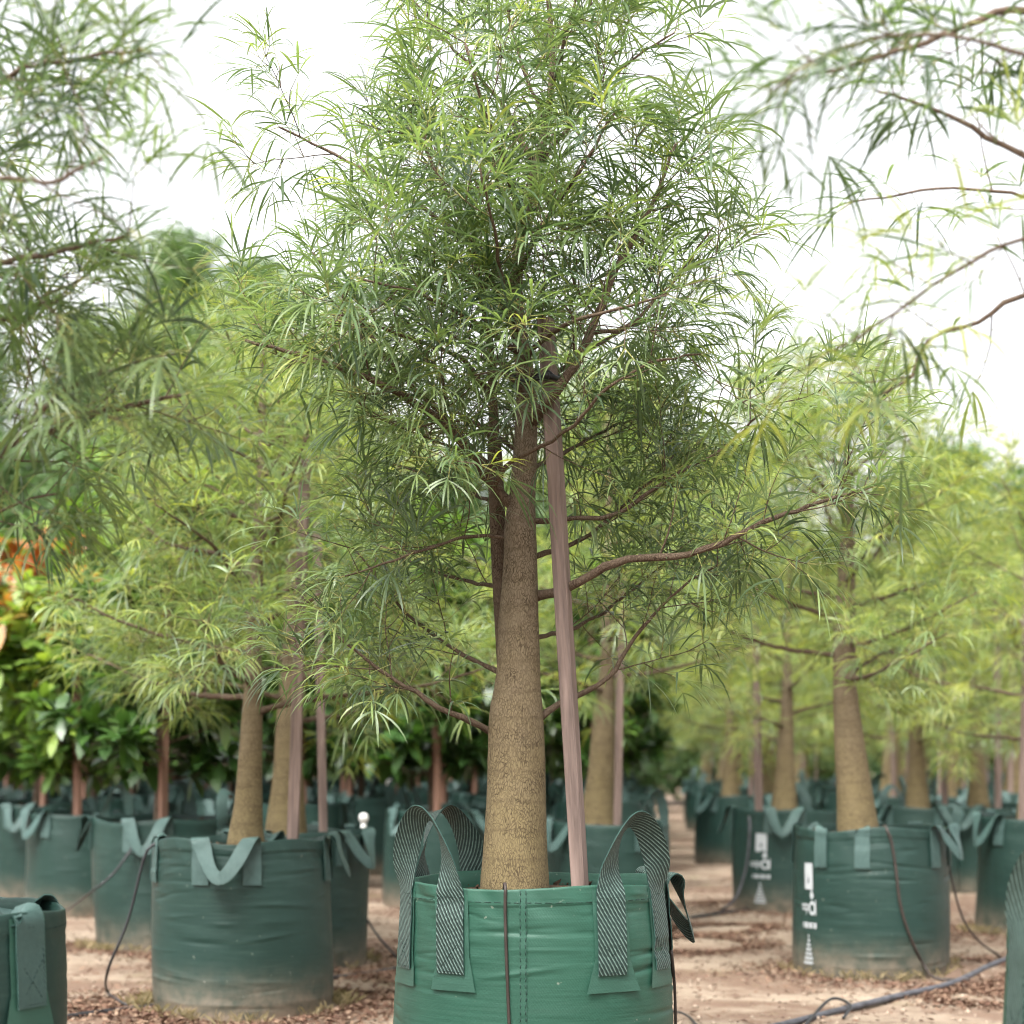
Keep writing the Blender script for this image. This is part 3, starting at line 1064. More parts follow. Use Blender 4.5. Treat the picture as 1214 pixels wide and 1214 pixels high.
def stake(label, p0, p1, w=0.048, m='stake', tie=None, group=None, cap=0.0):
    """square sawn stake; leaning is in its own axis"""
    p0, p1 = np.array(p0, float), np.array(p1, float)
    L = np.linalg.norm(p1 - p0)
    mb = MB()
    h = w / 2; b = 0.004
    sec = [(-h + b, -h), (h - b, -h), (h, -h + b), (h, h - b), (h - b, h), (-h + b, h), (-h, h - b), (-h, -h + b)]
    rows = [0, L * .2, L * .45, L * .7, L - 0.004, L]
    v = []
    rr = random.Random(int(L * 1000))
    for i, z in enumerate(rows):
        k = 0.93 if i == len(rows) - 1 else 1
        ox, oy = rr.uniform(-.002, .002), rr.uniform(-.002, .002)
        v += [(x * k + ox, y * k + oy, z) for x, y in sec]
    f = [(i * 8 + k, i * 8 + (k + 1) % 8, (i + 1) * 8 + (k + 1) % 8, (i + 1) * 8 + k) for i in range(len(rows) - 1) for k in range(8)]
    f += [tuple(range(8))[::-1], tuple((len(rows) - 1) * 8 + k for k in range(8))]
    mb.add(v, f)
    o = link('support_stake', mb.mesh('support_stake', [M[m]], smooth=False), loc=tuple(p0))
    d = Vector(p1 - p0).normalized()
    o.rotation_euler = d.to_track_quat('Z', 'Y').to_euler()
    tag(o, label, 'stake', group)
    return o


def hose(name, label, cat, pts, r, m, group=None, step=0.04):
    P = smooth_path(np.array(pts, float), step)
    c = P[0].copy()
    mb = MB()
    tube(mb, P - c, r, 8)
    return tag(link(name, mb.mesh(name, [M[m]]), loc=tuple(c)), label, cat, group)


# ================================================================== the focus tree, its bag and stake
BY = 6.5
bagX = (632 - PX0) / F * BY
H0, R0 = 0.85, 0.46
main_bag, main_wall = make_bag('bright green woven grow bag with striped handles standing up round the focus tree', None, (bagX, BY, 0), 0, R0, H0,
    [(-51, 'up'), (46, 'up'), (106, 'down'), (-139, 'up')], seed=4, nt=240, nz=190, fab='fab_new', web='web', leg=0.275, width=0.108, up_h=0.225, amp=1.1, soil=0.055)
add_seam(main_bag, main_wall, H0, -4.5)

tx, ty, tz = (609 - PX0) / F * BY, BY, H0 - 0.07           # stem foot
prof_px = [(609.5, 1068, 43), (609.5, 1050, 41.5), (610, 1000, 37.8), (611, 950, 35.2), (611.5, 900, 33.5), (611.5, 850, 31.5), (613.5, 815, 27.2), (615, 790, 25.4),
           (615.5, 740, 24), (617, 700, 22), (617.5, 660, 20), (617, 620, 18.5), (619, 590, 15.6), (622, 540, 14), (624, 480, 12.5), (622, 440, 11), (616, 400, 9.5), (611, 340, 8.5), (619, 273, 7), (633, 205, 5.8), (648, 147, 4.6), (655, 70, 3.5), (650, 0, 2.6), (646, -60, 1.8)]
main_tree = empty('bottle_tree', (tx, ty, tz), 'tall sharp bottle tree with thick tan trunk rising from the bright green bag', 'tree')
O = np.array([tx, ty, tz])
prof = []
for x, y, r in prof_px:
    p = px(x, y, BY) - O
    prof.append((p[0], p[1], p[2], r / F * BY))
tm, TP = trunk_mesh('trunk', prof, 72, 2, [M['bark']])
link('trunk', tm, main_tree)
rng = random.Random(21)
leaves = []


def MP(pts):
    """(pixel x, pixel y, metres toward the back) -> points relative to the stem foot"""
    return [px(x, y, BY + dy) - O for x, y, dy in pts]


Pm = BY / F
# pixel polyline (x, y, depth), start radius px, end radius px
LIMBS = [
    ([(622, 612, 0.0), (606, 598, 0.0), (585, 575, -0.03), (548, 525, -0.15), (505, 487, -0.22), (440, 450, -0.3), (370, 425, -0.35), (290, 403, -0.38)], 7.5, 2.0, {}),
    ([(587, 560, 0.12), (566, 540, 0.1), (525, 492, 0.08), (470, 440, 0.05), (420, 370, 0.0), (370, 300, -0.05)], 6, 2, {}),
    ([(630, 500, 0.0), (645, 482, -0.13), (664, 457, -0.17), (692, 412, -0.15), (736, 308, -0.1), (775, 240, -0.05), (800, 170, 0.0)], 7, 2, {}),
    ([(622, 712, 0.0), (642, 706, -0.01), (672, 698, -0.10), (705, 680, -0.15), (745, 662, -0.18), (800, 660, -0.2), (855, 644, -0.22), (905, 620, -0.22), (960, 600, -0.2), (1040, 575, -0.2)], 6.5, 1.8, {'start': 0.4, 'gap': 0.07}),
    ([(614, 639, 0.0), (595, 636, 0.0), (560, 637, -0.05), (530, 642, -0.15), (470, 664, -0.2), (410, 682, -0.2)], 3.2, 1.2, {'start': 0.3, 'gap': 0.085}),
    ([(604, 874, 0.0), (580, 865, 0.0), (560, 856, -0.05), (520, 838, -0.1), (480, 812, -0.1), (435, 782, -0.1), (395, 750, -0.1)], 6, 1.6, {'start': 0.28, 'gap': 0.075}),
    ([(640, 852, 0.0), (672, 830, 0.06), (720, 804, 0.1), (760, 745, 0.12), (805, 700, 0.12), (850, 670, 0.1)], 5.0, 1.5, {'start': 0.35, 'gap': 0.085}),
    ([(632, 618, 0.0), (680, 614, 0.05), (730, 610, 0.1), (790, 570, 0.15), (860, 530, 0.2), (920, 470, 0.2)], 4, 1.4, {'start': 0.4}),
    ([(634, 660, 0.05), (690, 640, 0.2), (750, 590, 0.35), (800, 540, 0.5)], 4, 1.4, {}),
    ([(585, 578, -0.08), (600, 552, -0.12), (640, 530, -0.2), (680, 503, -0.3), (720, 460, -0.4), (770, 430, -0.45), (830, 420, -0.45)], 3.4, 1.4, {}),
    ([(615, 400, 0), (580, 330, -0.1), (545, 260, -0.18), (510, 190, -0.22), (480, 120, -0.25)], 5, 1.6, {}),
    ([(612, 350, 0), (560, 290, 0.1), (490, 240, 0.15), (410, 190, 0.15), (330, 150, 0.12)], 5, 1.5, {}),
    ([(612, 330, 0), (640, 270, -0.15), (690, 200, -0.28), (730, 130, -0.35)], 4.5, 1.6, {}),
    ([(620, 270, 0), (600, 200, -0.2), (570, 120, -0.35), (550, 50, -0.42)], 4, 1.6, {}),
    ([(634, 200, 0), (600, 130, 0.1), (540, 60, 0.15), (490, 0, 0.2)], 3.6, 1.4, {}),
    ([(636, 200, 0), (690, 130, 0.1), (750, 70, 0.15), (800, 40, 0.15)], 3.6, 1.4, {}),
    ([(648, 147, 0), (660, 80, -0.12), (680, 10, -0.2), (690, -60, -0.2)], 3, 1.3, {}),
    ([(648, 147, 0), (620, 80, 0.0), (600, 0, 0.0), (590, -70, 0.0)], 3, 1.3, {}),
    ([(618, 420, 0), (560, 380, -0.25), (500, 350, -0.45), (430, 330, -0.6)], 4.5, 1.5, {}),
    ([(618, 430, 0), (660, 390, -0.3), (720, 370, -0.5), (790, 350, -0.62)], 4.5, 1.5, {}),
    ([(620, 460, 0.0), (580, 420, 0.3), (520, 390, 0.6), (460, 350, 0.85)], 5, 1.5, {}),
    ([(622, 470, 0.0), (690, 420, 0.3), (760, 380, 0.55), (820, 350, 0.8)], 5, 1.5, {}),
    ([(612, 360, 0.0), (620, 300, 0.3), (640, 220, 0.6), (660, 140, 0.8)], 4.5, 1.5, {}),
    ([(622, 520, 0.0), (628, 490, 0.35), (645, 450, 0.75), (690, 430, 1.05)], 5, 1.5, {}),
    ([(616, 400, 0.0), (596, 340, -0.3), (585, 270, -0.55), (570, 200, -0.7)], 4, 1.4, {}),
    ([(610, 600, -0.02), (570, 590, 0.25), (500, 560, 0.5), (430, 540, 0.65)], 4, 1.4, {'start': 0.4}),
    ([(583, 470, 0.12), (545, 425, -0.1), (480, 400, -0.3), (400, 372, -0.5)], 4, 1.4, {}),
    ([(612, 700, 0.0), (560, 690, 0.3), (500, 672, 0.5), (440, 640, 0.6)], 4, 1.4, {}),
    ([(600, 800, 0.0), (540, 770, 0.15), (480, 725, 0.2), (420, 650, 0.2)], 4, 1.4, {}),
    ([(625, 760, 0.0), (690, 740, 0.3), (750, 700, 0.5), (820, 640, 0.6)], 4, 1.4, {}),
    ([(622, 470, 0.0), (612, 452, -0.2), (590, 440, -0.38), (560, 445, -0.5)], 3, 1.2, {'start': 0.3}),
    ([(585, 520, 0.12), (560, 500, -0.1), (530, 500, -0.3), (490, 510, -0.4)], 3, 1.2, {'start': 0.3}),
    ([(623, 540, 0.0), (560, 500, 0.4), (510, 470, 0.7), (460, 470, 0.9)], 4, 1.2, {'start': 0.2}),
    ([(623, 560, 0.0), (680, 530, 0.35), (740, 500, 0.6), (800, 490, 0.8)], 4, 1.2, {'start': 0.2}),
    ([(700, 395, -0.12), (745, 385, -0.05), (800, 330, 0.0), (845, 270, 0.0)], 3, 1.3, {}),
]
for pts, r0, r1, kw in LIMBS:
    k2 = dict(tint=0.40, gap=0.10, leaf_gap=0.062, tip_tint=0.28)
    k2.update(kw)
    if pts[-1][1] < 300: k2['tint'] = 0.45
    limb(main_tree, MP(pts), r0 * Pm * (1 if r0 > 6 else 0.8), r1 * Pm * 0.8, rng, leaves, **k2)
# the second stem that rises close behind the trunk
mb = MB()
P2 = smooth_path(np.array(MP([(604, 880, 0.06), (600, 800, 0.09), (594, 700, 0.11), (590, 620, 0.12), (587, 550, 0.12), (584, 470, 0.12), (580, 400, 0.12), (568, 330, 0.1), (560, 260, 0.08), (556, 190, 0.05)])), 0.04)
tube(mb, P2, np.interp(np.linspace(0, 1, len(P2)), [0, .35, .5, .56, 1], np.array([11, 10, 9.5, 6, 2.0]) * Pm), 14)
grow_twigs(mb, leaves, P2, 0.02, rng, start=0.62, gap=0.085, tint=0.4)
link('second_stem', mb.mesh('second_stem', [M['limb']]), main_tree)
finish_tree(main_tree, leaves, O, 300)
print('main leaves', len(leaves))

st = stake('weathered square timber stake tied to the tall sharp tree, leaning along its trunk', px(688, 1062, BY - 0.14), px(647, 378, BY - 0.09), 0.0475)
# black tie round stake and trunk
tmb = MB()
tl = [px(664, 450, BY - 0.09), px(652, 446, BY - 0.135), px(640, 448, BY - 0.10), px(622, 452, BY - 0.06), px(608, 450, BY - 0.01), px(612, 447, BY + 0.05), px(640, 445, BY - 0.02), px(662, 446, BY - 0.05), px(664, 450, BY - 0.09)]
q0 = np.array(st.location)
inv = st.rotation_euler.to_matrix().inverted()
TLp = np.array([np.array(inv @ Vector(p - q0)) for p in tl])
tube(tmb, smooth_path(TLp, 0.01), 0.009, 6)
kn = np.array(inv @ Vector(px(651, 445, BY - 0.145) - q0))
tube(tmb, smooth_path(np.array([kn + np.array(o_) for o_ in ((-.022, 0, .0), (-.008, -.01, .011), (.010, -.008, -.008), (.022, 0, .004))]), 0.006), 0.012, 7)
link('tie', tmb.mesh('tie', [M['black']]), st)


def on_wall(wall, loc, pts, off=0.006):
    """(angle deg, z) on a bag -> world"""
    out = []
    for a, z in pts:
        t = math.radians(a)
        out.append(cyl(t, float(wall(t, z)) + off, z) + np.array([loc[0], loc[1], 0]))
    return out


hose('drip_tube', 'thin dark drip tube hanging straight down the front of the bright green bag', 'tube',
     [np.array([bagX - 0.10, BY - 0.36, H0 - 0.05]), np.array([bagX - 0.095, BY - 0.43, H0 + 0.015])] + on_wall(main_wall, (bagX, BY), [(-11.3, H0 + 0.004), (-11.4, H0 - 0.06), (-11.0, H0 - 0.2), (-10.2, H0 - 0.4), (-9.4, H0 - 0.6), (-9, 0.08)], 0.0075) + [np.array([bagX - 0.06, BY - 0.52, 0.01])], 0.0052, 'brown_tube', step=0.015)
hose('drip_tube', 'thin dark tube curling off the lane side flank of the bright green bag', 'tube',
     on_wall(main_wall, (bagX, BY), [(80, 0.62), (84, 0.5), (88, 0.36), (90, 0.2)], 0.008) + [np.array([bagX + 0.52, BY + 0.1, 0.06]), np.array([bagX + 0.62, BY + 0.4, 0.012])], 0.005, 'brown_tube', step=0.02)

# ================================================================== neighbours with their own trees
L1 = (-1.39, 9.9)
b1, w1 = make_bag('dark green grow bag with front handle folded down in a V beside the drip loop', None, (*L1, 0), 0.0, 0.46, 0.85,
                  [(-2, 'down'), (92, 'down'), (-80, 'in'), (180, 'in')], seed=9, nt=160, nz=130, leg=0.21, width=0.09, drop=0.17, patches=False)
R1 = (2.15, 11.5)
b2, w2 = make_bag('dark green grow bag with white print and a brown tube draped down its front', None, (*R1, 0), 0.0, 0.46, 0.85,
                  [(-32, 'in'), (57, 'down'), (150, 'down'), (-122, 'in')], seed=12, nt=160, nz=120, leg=0.22, width=0.088, drop=0.15, patches=False)
add_print(b2, w2, 0.85, -61, 0.72)
NLf = (-1.69, 5.2)
b3, w3 = make_bag('green grow bag with handles tucked inside and an X stitched strap', None, (*NLf, 0), 0.0, 0.46, 0.85,
                  [(52, 'in'), (142, 'in'), (-128, 'in'), (-38, 'in')], seed=15, nt=120, nz=60, leg=0.24, width=0.12, drop=0.1, fab='fab')
NRt = (1.63, 4.5)
b4, w4 = make_bag('bright green grow bag with raised striped handle beside the dusty grey pipe', None, (*NRt, 0), 0.0, 0.46, 0.85,
                  [(-68, 'up'), (20, 'up'), (110, 'up'), (200, 'down')], seed=18, nt=120, nz=60, fab='fab_new', web='web', leg=0.27, width=0.105)


def prof_from_px(rows, Y, foot):
    out = []
    for x, y, r in rows:
        p = px(x, y, Y) - np.array(foot)
        out.append((p[0], p[1], p[2], r / F * Y))
    return out


f1 = np.array([(292 - PX0) / F * 9.9, 9.9, 0.78])
pr1 = prof_from_px([(292, 1012, 25), (292, 990, 21), (295, 950, 16.5), (297, 900, 14), (299, 850, 12), (300, 810, 10), (302, 740, 8.5), (306, 640, 7), (310, 540, 5), (312, 430, 3.5), (314, 330, 2)], 9.9, f1)
t1_ = bottle_tree('leafy bottle tree with slim grey trunk in the bag with folded V handle', None, tuple(f1), pr1, 33, n_limbs=22, z0=0.72, ztop=2.3, reach=1.22, n_single=300, tint=0.55, gap=0.10, lscale=1.05)
f2 = np.array([(1019 - PX0) / F * 11.5, 11.5, 0.78])
pr2 = prof_from_px([(1020, 1010, 28), (1018, 990, 25), (1013, 940, 21), (1008, 890, 18.5), (1003, 830, 15), (1000, 790, 12.5), (1000, 740, 11.5), (1001, 700, 9), (1003, 620, 6), (1004, 540, 4), (1004, 480, 2.5)], 11.5, f2)
t2_ = bottle_tree('soft focus bottle tree with orange tan trunk in the bag draped with a brown tube', None, tuple(f2), pr2, 44, n_limbs=22, z0=0.95, ztop=2.45, reach=1.2, n_single=0, tint=0.6, gap=0.10, lscale=1.1)
print('side leaves', t1_['_n'], t2_['_n'])

# foreground trees reaching into the frame
fl = np.array([-1.69, 5.2, 0.78])
pl_ = [(0, 0, -0.02, 0.12), (0, 0, 0.15, 0.105), (0.01, 0, 0.5, 0.085), (0.0, 0.0, 0.9, 0.06), (-0.02, -0.03, 1.4, 0.045), (0.0, -0.05, 2.0, 0.03), (0.02, -0.05, 2.6, 0.015), (0.02, -0.05, 3.0, 0.006)]


def LP(pts):
    return [px(x, y, Y) - fl for x, y, Y in pts]


hl = [
    (LP([(-135, 610, 5.2), (-40, 545, 5.1), (40, 520, 5.0), (110, 492, 4.95), (215, 468, 4.9)]), 0.015, 0.005, {'start': 0.35, 'gap': 0.09}),
    (LP([(-135, 600, 5.2), (-30, 555, 4.9), (20, 520, 4.7), (75, 462, 4.6), (160, 428, 4.55)]), 0.013, 0.004, {'start': 0.3, 'gap': 0.09}),
    (LP([(-130, 420, 5.15), (-60, 280, 4.6), (0, 215, 4.2), (60, 215, 4.0), (120, 190, 3.9)]), 0.012, 0.004, {'start': 0.3  , 'gap': 0.17, 'leaf_gap': 0.12, 'tint': 0.3}),
    (LP([(-130, 300, 5.15), (-60, 160, 4.7), (10, 90, 4.4), (90, 70, 4.2), (170, 60, 4.1)]), 0.011, 0.004, {'start': 0.25  , 'gap': 0.17, 'leaf_gap': 0.12, 'tint': 0.3}),
    (LP([(-130, 300, 5.15), (-70, 100, 4.6), (0, 0, 4.2), (70, -30, 4.0), (140, -50, 3.9)]), 0.011, 0.004, {'start': 0.25  , 'gap': 0.17, 'leaf_gap': 0.12, 'tint': 0.3}),
    (LP([(-130, 420, 5.15), (-40, 330, 4.8), (60, 300, 4.5), (150, 280, 4.35)]), 0.012, 0.004, {'start': 0.25}),
    (LP([(-130, 660, 5.2), (-60, 630, 5.1), (0, 605, 5.05), (70, 585, 5.0), (90, 600, 5.0)]), 0.006, 0.002, {'start': 0.5, 'gap': 0.22, 'leaf_gap': 0.13}),
    (LP([(-130, 500, 5.2), (-60, 420, 4.9), (0, 380, 4.7), (80, 350, 4.6)]), 0.012, 0.004, {'start': 0.3}),
]
bottle_tree('bottle tree in the bag with the X stitched strap, leaves blurred against the sky', None, tuple(fl), pl_, 55, n_limbs=9, z0=1.1, ztop=2.7, reach=0.9, n_single=300, tint=0.42, gap=0.11, hand=hl,
            skip=lambda a, z: a < 1.4 or a > 4.4)
fr = np.array([1.63, 4.5, 0.78])


def RP(pts):
    return [px(x, y, Y) - fr for x, y, Y in pts]


sp = {'start': 0.25, 'gap': 0.15, 'tl': (0.16, 0.34), 'leaf_gap': 0.095, 'tint': 0.2}
hr = [
    (RP([(1440, 160, 4.5), (1330, 60, 4.4), (1214, 12, 4.3), (1130, 38, 4.2), (1030, 72, 4.1), (940, 95, 4.0)]), 0.014, 0.003, sp),
    (RP([(1440, 330, 4.5), (1330, 240, 4.5), (1214, 186, 4.5), (1152, 152, 4.5), (1100, 128, 4.5), (1040, 108, 4.5)]), 0.016, 0.003, {**sp, 'start': 0.5}),
    (RP([(1440, 420, 4.5), (1330, 360, 4.6), (1214, 350, 4.7), (1160, 384, 4.7), (1100, 402, 4.7), (1082, 445, 4.7), (1040, 470, 4.6)]), 0.010, 0.003, {**sp, 'start': 0.45, 'tint': 0.55, 'gap': 0.11}),
    (RP([(1440, 420, 4.5), (1320, 330, 4.2), (1214, 285, 4.1), (1130, 325, 4.1), (1040, 385, 4.1), (980, 420, 4.1)]), 0.009, 0.0025, {**sp, 'start': 0.45, 'tint': 0.66, 'gap': 0.085, 'leaf_gap': 0.06}),
    (RP([(1440, 260, 4.5), (1330, 120, 4.0), (1200, 60, 3.8), (1080, 40, 3.75), (985, 60, 3.7), (915, 105, 3.7)]), 0.009, 0.0025, {**sp, 'start': 0.6, 'gap': 0.06, 'tl': (0.1, 0.22), 'leaf_gap': 0.06}),
    (RP([(1440, 330, 4.5), (1330, 270, 4.9), (1200, 230, 5.0), (1110, 225, 5.0), (1010, 240, 5.0)]), 0.009, 0.0025, {**sp, 'start': 0.5, 'gap': 0.2}),
]
bottle_tree('bottle tree with sparse blurred sprays in the bright bag beside the grey pipe', None, tuple(fr), pl_, 66, n_limbs=9, z0=1.2, ztop=2.8, reach=0.85, n_single=300, tint=0.45, gap=0.13, hand=hr,
            skip=lambda a, z: 1.7 < a < 5.0)

# ================================================================== more rows: shared trees and bags
def generic_trunk(seed):
    g = random.Random(seed)
    lx, ly = g.uniform(-.06, .06), g.uniform(-.06, .06)
    return [(0, 0, -0.03, 0.125), (0, 0, 0.06, 0.115), (lx * .3, ly * .3, 0.35, 0.085), (lx * .6, ly * .6, 0.7, 0.068), (lx, ly, 1.0, 0.05), (lx * 1.2, ly, 1.4, 0.036), (lx, ly * 1.3, 2.0, 0.022), (lx * 1.3, ly, 2.6, 0.01), (lx, ly, 2.9, 0.005)]


BT, BAGS, BROAD = [], [], []
for i in range(4):
    BT.append(bottle_tree('bottle tree', None, (0, 0, 0), generic_trunk(i + 3), 100 + i, n_limbs=18, z0=0.65 + 0.1 * (i % 2), ztop=2.55, reach=1.15, tint=0.61, gap=0.13, lscale=1.12, leaf_gap=0.085))
bag_states = [[(10, 'down'), (100, 'down'), (190, 'up'), (-80, 'down')], [(-30, 'down'), (60, 'down'), (150, 'down'), (-120, 'up')], [(40, 'up'), (130, 'down'), (-50, 'down'), (-140, 'down')]]
for i, hs in enumerate(bag_states):
    BAGS.append(make_bag('bag', None, (0, 0, 0), 0, 0.46, 0.85, hs, seed=40 + i, nt=64, nz=30, detail=False, leg=0.2, width=0.09)[0])


def broad_tree(seed, orange=False, h=3.2, lime=0.0):
    rng = random.Random(seed)
    root = empty('broadleaf_tree', (0, 0, 0), 'tree', 'tree')
    mb = MB()
    lean = rng.uniform(-.05, .05)
    P = smooth_path(np.array([(0, 0, -0.03), (lean, 0, 0.6), (0, lean, 1.3), (lean, 0, h - 0.95)]), 0.06)
    tube(mb, P, np.linspace(0.045, 0.008, len(P)), 9)
    link('trunk', mb.mesh('trunk', [M['limb']]), root)
    leaves, bm_ = [], MB()
    nb = 34
    for i in range(nb):
        t = i / nb
        z = 0.32 + (h - 1.25) * t
        j = int(np.argmin(abs(P[:, 2] - z)))
        a = i * 2.4 + rng.uniform(-.3, .3)
        L = (0.72 * (1 - 0.55 * t ** 1.5)) * rng.uniform(0.7, 1.1) * (0.75 + 0.5 * min(1, t * 4))
        e = P[j] + np.array([math.cos(a) * L, math.sin(a) * L, L * (0.35 + 0.6 * t)])
        pp = smooth_path(np.array([P[j], (P[j] + e) / 2 + np.array([0, 0, -0.04]), e]), 0.06)
        tube(bm_, pp, np.linspace(0.013, 0.004, len(pp)), 5, 0, False)
        for k in range(5):
            q = pp[int((0.35 + 0.65 * k / 4) * (len(pp) - 1))]
            for _ in range(1 + (k > 1)):
                d = np.array([rng.uniform(-1, 1), rng.uniform(-1, 1), rng.uniform(-0.3, 0.9)])
                of = d * 0.07
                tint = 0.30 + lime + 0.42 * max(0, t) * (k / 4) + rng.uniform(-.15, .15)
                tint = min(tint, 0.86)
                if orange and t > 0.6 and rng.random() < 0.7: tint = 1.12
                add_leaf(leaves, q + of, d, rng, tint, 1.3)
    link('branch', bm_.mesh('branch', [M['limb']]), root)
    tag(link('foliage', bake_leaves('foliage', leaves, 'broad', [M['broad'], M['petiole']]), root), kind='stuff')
    return root


BROAD.append(broad_tree(5)); BROAD.append(broad_tree(6)); BROAD.append(broad_tree(8, True, 3.2, 0.1)); BROAD.append(broad_tree(9, False, 2.55, 0.26))
used = {}


def place(proto, loc, rot, s=1.0, label=None, group=None):
    k = proto.name
    o = proto if k not in used else copy_tree(proto)
    used[k] = 1
    o.location = loc
    o.rotation_euler = (0, 0, rot)
    o.scale = (s, s, s)
    if proto in BAGS:
        o.scale = (gr.uniform(0.95, 1.04), gr.uniform(0.95, 1.04), gr.uniform(0.93, 1.03))
        o.rotation_euler = (gr.uniform(-.035, .035), gr.uniform(-.035, .035), rot)
    if label: o['label'] = label
    if group: o['group'] = group
    elif 'group' in o: del o['group']
    return o


gr = random.Random(17)
NAMED = [  # x, y, bag proto, bag label, tree kind, tree label, stake offset, stake label
    (-1.38, 12.0, 1, 'dark green grow bag standing close behind the bag with folded V handle', 0, 'bottle tree growing in the bag behind the folded V handle bag', (0.22, -0.2), 'timber stake in the bag behind the folded V handle bag'),
    (-2.38, 13.1, 0, 'dusty green grow bag with a thin tube falling from its rim to bare sand', 'b0', 'broadleaf tree growing in the dusty bag with the thin tube', (0.05, -0.3), 'reddish stake in the dusty bag with the thin tube'),
    (-3.60, 16.0, 2, 'faded green grow bag with sand stained base under broadleaf shrubs', 'b3', 'large leaved bright green tree in the sand stained bag', (0.05, -0.3), 'reddish stake under the bright large leaved tree'),
    (-4.35, 17.7, 1, 'green grow bag under the tree with orange shoots, next to the sand stained bag', 'b2', 'broadleaf tree topped with orange young leaves beside the lime green tree', (0.1, -0.3), 'reddish stake under the tree topped with orange leaves'),
    (-0.66, 16.8, 1, 'green grow bag with drooping handle behind the bright bag, pipe side', 'b0', 'broadleaf tree in the drooping handle bag near the pipe behind the bright bag', (0.02, -0.3), 'slim stake in the drooping handle bag near the pipe behind the bright bag'),
    (0.66, 14.0, 2, 'green grow bag with flopped handle just behind the bright bag, lane side', 1, 'bottle tree with bent olive trunk behind the leaning stake', (0.09, -0.3), 'pinkish stake beside the bent olive trunk'),
    (2.34, 16.3, 0, 'dark green grow bag with white printed pyramid of lines beside the lane', 2, 'bottle tree in the printed bag beside the sandy lane', (-0.27, -0.24), 'pale grey stake in the printed bag beside the lane'),
    (2.68, 23.3, 1, 'distant green grow bag at the lane edge behind the printed bags', 3, 'distant bottle tree at the lane edge behind the printed bags', (0.2, -0.2), 'stake in the distant bag at the lane edge'),
    (3.88, 14.2, 2, 'green grow bag with looped handle beyond the tube draped bag, away from the lane', 0, 'bottle tree in the looped handle bag beyond the tube draped bag', (-0.18, -0.3), 'straight grey stake in the looped handle bag beyond the tube draped bag'),
    (3.90, 18.3, 0, 'green grow bag with white tag showing over the tube draped bag', 2, 'bottle tree behind the orange tan trunk', (0.25, 0.1), 'stake behind the orange tan trunk'),
]


def add_stake_at(x, y, off, label, group=None, red=False):
    g = gr
    p0 = (x + off[0], y + off[1], 0.70)
    p1 = (x + off[0] + g.uniform(-.04, .04), y + off[1] + g.uniform(-.03, .03), g.uniform(2.5, 2.8))
    return stake(label, p0, p1, 0.05, 'stake_red' if red else 'stake', group=group)


for x, y, bi, bl, tk, tl_, so, sl in NAMED:
    place(BAGS[bi], (x, y, 0), gr.uniform(-0.4, 0.4), 1.0, bl)
    br = isinstance(tk, str)
    proto = BROAD[int(tk[1])] if br else BT[tk]
    place(proto, (x - 0.03, y, 0.78), gr.uniform(0, 6.28), gr.uniform(0.95, 1.05) * (1.15 if (abs(x) < 1.5 and not br) else 1), tl_)
    add_stake_at(x, y, so, sl, red=br)
# print on the lane bag
lane_bag = [o for o in bpy.data.objects if o.get('label', '').startswith('dark green grow bag with white printed pyramid')][0]
add_print(lane_bag, bag_wall(0.46, 0.85, 40), 0.85, -37 - math.degrees(lane_bag.rotation_euler.z))

GB_L, GB_R = 'green grow bags in the broadleaf block', 'green grow bags in the far bottle tree rows'
cnt = 0
for row, y in enumerate(np.arange(18.6, 40, 2.6)):
    half = (607 / F) * y + 0.7
    # left block, broadleaf trees
    for k in range(14):
        x = 0.75 + 0.05 * (y - 18) - 1.45 * k + (0.35 if row % 2 else 0)
        if x < -half: break
        if row == 0 and -5.0 < x < -3.2: continue
        xx, yy = x + gr.uniform(-.15, .15), y + gr.uniform(-.25, .25)
        place(BAGS[gr.randrange(3)], (xx, yy, 0), gr.uniform(0, 6.28), 1.0, 'green grow bag standing in the crowded block of broadleaf trees', GB_L)
        o = gr.random() < 0.08
        place(BROAD[2 if o else gr.randrange(2)], (xx, yy, 0.78), gr.uniform(0, 6.28), gr.uniform(0.92, 1.1),
              'broadleaf tree with orange young leaves in the crowded block' if o else 'dark green broadleaf tree in the crowded block beside the lane', 'broadleaf trees with orange shoots' if o else 'dark green broadleaf trees')
        add_stake_at(xx, yy, (gr.uniform(-.2, .2), -0.3), 'reddish timber stake among the crowded broadleaf trees', 'stakes in the broadleaf block', True)
        cnt += 1
    for k in range(12):
        x = 2.85 + 0.05 * (y - 18) + 1.6 * k + (0.3 if row % 2 else 0)
        if row < 2 and k == 0: continue
        if x > half: break
        xx, yy = x + gr.uniform(-.15, .15), y + gr.uniform(-.3, .3)
        place(BAGS[gr.randrange(3)], (xx, yy, 0), gr.uniform(0, 6.28), 1.0, 'green grow bag in the blurred far rows across the lane from the broadleaf block', GB_R)
        place(BT[gr.randrange(4)], (xx, yy, 0.78), gr.uniform(0, 6.28), gr.uniform(0.92, 1.08), 'blurred yellow green bottle tree in the far rows across the lane from the broadleaf block', 'bottle trees in the far rows')
        add_stake_at(xx, yy, (gr.uniform(-.25, .25), -0.25), 'timber stake in the blurred far rows across the lane from the broadleaf block', 'stakes in the far rows')
        cnt += 1
# stake for the side trees
stake('straight square stake in the bag with folded V handle', px(347, 1000, 9.75), px(362, 545, 9.75), 0.056)
stake('grey stake hidden behind the orange tan trunk in the tube draped bag', px(1012, 1000, 11.75), px(1007, 560, 11.75), 0.05)
print('far rows', cnt)

